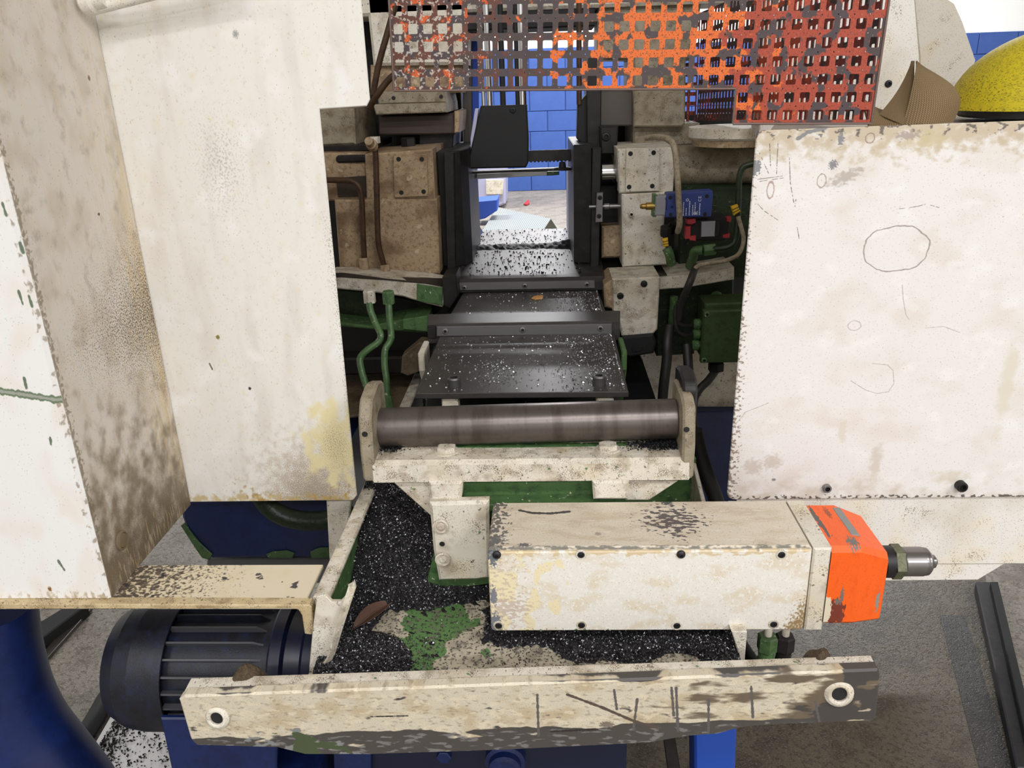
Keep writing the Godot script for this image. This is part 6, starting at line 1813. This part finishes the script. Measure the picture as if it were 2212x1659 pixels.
	part("slanted_plate", MB.new().prism([-0.2903, 0.8103, -0.2547, 0.838, -0.2396, 0.8358, -0.247, 0.7809, -0.2826, 0.7699, -0.2949, 0.7759], "z", -1.5, -1.46, 0.002), M.brown_dim, p)
	var t := thing("coolant_tank", "dark blue tank with chipped green corner under the left cover", "tank", Vector3(-0.6, 0.3, -1.4))
	part("front", MB.new().prism([-0.6687, 0.6885, -0.3777, 0.6853, -0.4095, 0.4899, -0.6384, 0.489, -0.6581, 0.5071, -0.6739, 0.5467, -0.679, 0.5759], "z", -1.6, -1.25, 0.006), M.blue, t)
	part("green_edge", MB.new().prism([-0.6814, 0.5628, -0.6734, 0.5686, -0.6648, 0.5491, -0.653, 0.5275, -0.6329, 0.5016, -0.6402, 0.4896, -0.6535, 0.4937, -0.6648, 0.5196], "z", -1.25, -1.246, 0.001), M.green, t, "paint chipped to green")
	part("green_edge", MB.new().prism([-0.5319, 0.5011, -0.5171, 0.507, -0.4909, 0.5088, -0.4779, 0.5028, -0.4826, 0.4929, -0.5278, 0.4931], "z", -1.25, -1.246, 0.001), M.green, t)
	part("green_edge", MB.new().prism([-0.448, 0.5066, -0.4298, 0.5144, -0.4075, 0.5143, -0.4099, 0.4925, -0.448, 0.4927], "z", -1.25, -1.246, 0.001), M.green, t)
	part("plinth", MB.new().prism([-0.6558, 0.4761, -0.4108, 0.477, -0.4187, 0.4216, -0.6725, 0.4203], "z", -1.5, -1.27, 0.002), mat("plinth", col(120, 122, 124), 0.4), t)
	var h := part("coolant_hose", MB.new().tube([Vector3(-0.5086, 0.6584, -1.2), Vector3(-0.4935, 0.6275, -1.2), Vector3(-0.4715, 0.6091, -1.2), Vector3(-0.44, 0.5996, -1.2), Vector3(-0.3992, 0.5993, -1.2), Vector3(-0.349, 0.6118, -1.2)], 0.017, 16, 6), M.green_dim)
	tag(h, "fat dirty green hose sagging below the left cover", "hose")
	var c := thing("cover_post", "narrow cream post under the corner of the left cover", "post", Vector3(-0.3, 0.6, -1.06))
	part("post", MB.new().prism([-0.3447, 0.7244, -0.3032, 0.7272, -0.3157, 0.6759, -0.3388, 0.6231, -0.3532, 0.5995], "z", -1.075, -1.06, 0.002), M.cream, c)


# ---------- things on and behind the right cover ----------
func top_right() -> void:
	var y0 := 1.236
	var o := thing("yellow_dome", "yellow rounded plastic dome with dark speckles on top of the right cover", "dome", Vector3(0.62, y0, -1.2))
	var mb := MB.new()
	# smooth dome by rows
	var g := []
	for i in 19:
		var row := []
		var a := PI / 2 * i / 18.0
		for j in 49:
			var f := TAU * j / 48.0
			row.append(Vector3(0.725, y0 + 0.010, -1.19) + Vector3(0.165 * cos(a) * cos(f), 0.108 * sin(a), 0.13 * cos(a) * sin(f)))
		g.append(row)
	part("shell", mb.sheet(g), M.yellow, o)
	part("brim", MB.new().prism([0.57, -1.18, 0.61, -1.09, 0.72, -1.06, 0.84, -1.10, 0.88, -1.19, 0.84, -1.29, 0.72, -1.32, 0.60, -1.28], "y", y0, y0 + 0.012, 0.003, 0.05), M.rubber, o)
	# webbing sling: one loop stands up in a fold, the rest lies flat
	var s := thing("lifting_sling", "brown woven webbing sling folded on top of the right cover", "sling", Vector3(0.48, y0, -1.12))
	var z0 := -1.12
	var fold := []
	for i in 25:
		var row := []
		var t := i / 24.0
		for j in 17:
			var u := j / 16.0
			# from the peaked top edge down to the wide foot
			var foot := Vector3(lerpf(0.448, 0.520, u), y0, z0 + 0.05 - 0.07 * (u - 0.35) * (u - 0.35))
			var tip := Vector3(lerpf(0.464, 0.470, u), y0 + lerpf(0.075, 0.070, u), z0 + 0.02)
			var q := tip.lerp(foot, pow(t, 0.9))
			q += Vector3(0.010 * sin(PI * t) * u * 1.6, 0.004 * sin(PI * t) * u, 0.012 * sin(PI * t) * (0.3 + u))
			row.append(q)
		fold.append(row)
	part("standing_fold", MB.new().sheet(fold, 0.0025), M.weave, s)
	var wing := []
	for i in 17:
		var row := []
		var t := i / 16.0
		for j in 11:
			var u := j / 10.0
			var foot := Vector3(lerpf(0.425, 0.4475, u), y0 + 0.012 * (1 - u), z0 + 0.02 + 0.025 * u)
			var tip := Vector3(lerpf(0.461, 0.4645, u), y0 + 0.075, z0 + 0.012)
			row.append(tip.lerp(foot, t) + Vector3(0.004 * sin(PI * t), -0.002 * sin(PI * t), 0))
		wing.append(row)
	part("side_fold", MB.new().sheet(wing, 0.0025), M.weave, s)
	var flat := []
	for i in 15:
		var row := []
		var t := i / 14.0
		for j in 21:
			var u := j / 20.0
			row.append(Vector3(lerpf(0.405, 0.468, u), y0 + 0.001 + (0.034 - 0.014 * u) * sin(PI * (0.5 + 0.5 * t)) * (0.8 + 0.2 * cos(u * 5)), z0 - 0.01 + 0.055 * t - 0.008 * sin(u * 4)))
		flat.append(row)
	part("lying_fold", MB.new().sheet(flat, 0.0025), M.weave, s)

	var w := thing("rear_column", "white sheet metal column with a scuffed right face behind the right cover", "column", Vector3(0.55, 1.0, -1.6))
	part("front_face", MB.new().prism([0.3552, 1.4604, 0.6034, 1.4514, 0.6154, 1.4094, 0.6355, 1.3229, 0.6585, 1.1858, 0.3756, 1.194], "z", -1.56, -1.5, 0.002), M.paint, w)
	part("right_face", MB.new().prism([0.6169, 1.4333, 0.6765, 1.4142, 0.6951, 1.4035, 0.7137, 1.3741, 0.7457, 1.3127, 0.7289, 1.1819, 0.6701, 1.1836, 0.6482, 1.3233, 0.6261, 1.4117], "z", -1.57, -1.53, 0.002), M.scuffed, w, "scuffed greyish face")
	low_screw(w, Vector3(0.5894, 1.2792, -1.5), Vector3.BACK, 0.006, M.dark_screw)
	var d := thing("wheel_hub", "cream flanged disc below the perforated guard at the right", "hub", Vector3(0.37, 1.15, -1.55))
	part("flange", MB.new().lathe([0, 0, 0.085, 0, 0.090, 0.004, 0.090, 0.022, 0, 0.022], Vector3(0.3615, 1.1885, -1.62), Vector3.UP, 48), M.cream, d)
	part("hub", MB.new().lathe([0.082, -0.012, 0.084, 0.0], Vector3(0.3615, 1.1885, -1.62), Vector3.UP, 48), M.brown, d)


# ---------- things far behind, seen through the saw opening ----------
func far_things() -> void:
	var a := part("perforated_scrap", MB.new().prism([-0.628, -7.0759, -0.6177, -7.2628, -0.5583, -8.7826, 0.0164, -7.9022, 0.1164, -7.1602, 0.11, -6.8001, -0.6063, -6.8072], "y", 0.03, 0.05, 0.002), M.tread)
	tag(a, "pale perforated metal sheet lying on the floor behind the saw", "metal sheet")
	var b := part("triangular_scrap", MB.new().prism([-0.0631, 0.0917, 0.0142, 0.2046, 0.0883, 0.0881], "z", -6.92, -6.9, 0.001), mat("scrap", col(112, 110, 98), 0.6))
	tag(b, "grey triangular offcut standing behind the saw", "offcut")
	var c := thing("white_machine", "pale blurred machine cabinet by the far blue wall", "cabinet", Vector3(-0.6, 0, -9.0))
	part("cabinet", MB.new().prism([-0.7806, 0.7519, -0.4593, 0.7426, -0.4831, 0.0523, -0.5461, 0.0235, -0.815, 0.0304], "z", -9.6, -9.0, 0.02), M.lavender, c)
	part("beige_box", MB.new().prism([-0.687, 0.3212, -0.4934, 0.316, -0.5093, 0.1567, -0.6939, 0.1615], "z", -9.0, -8.98, 0.005), M.cream, c)
	var d := thing("blue_bin", "bright blue bin on the floor behind the saw", "bin", Vector3(-0.6, 0, -7.9))
	part("bin", MB.new().prism([-0.7037, 0.2388, -0.4993, 0.2512, -0.5081, 0.14, -0.6296, 0.0665, -0.7126, 0.0505], "z", -8.2, -7.9, 0.01), M.sky_blue, d)
	var e := part("red_rag", MB.new().prism([-0.2885, -9.1926, -0.2387, -9.5648, -0.2214, -9.2543, -0.2507, -9.1492], "y", 0.002, 0.02, 0.003), M.red)
	tag(e, "small red rag on the floor far behind the saw", "rag")
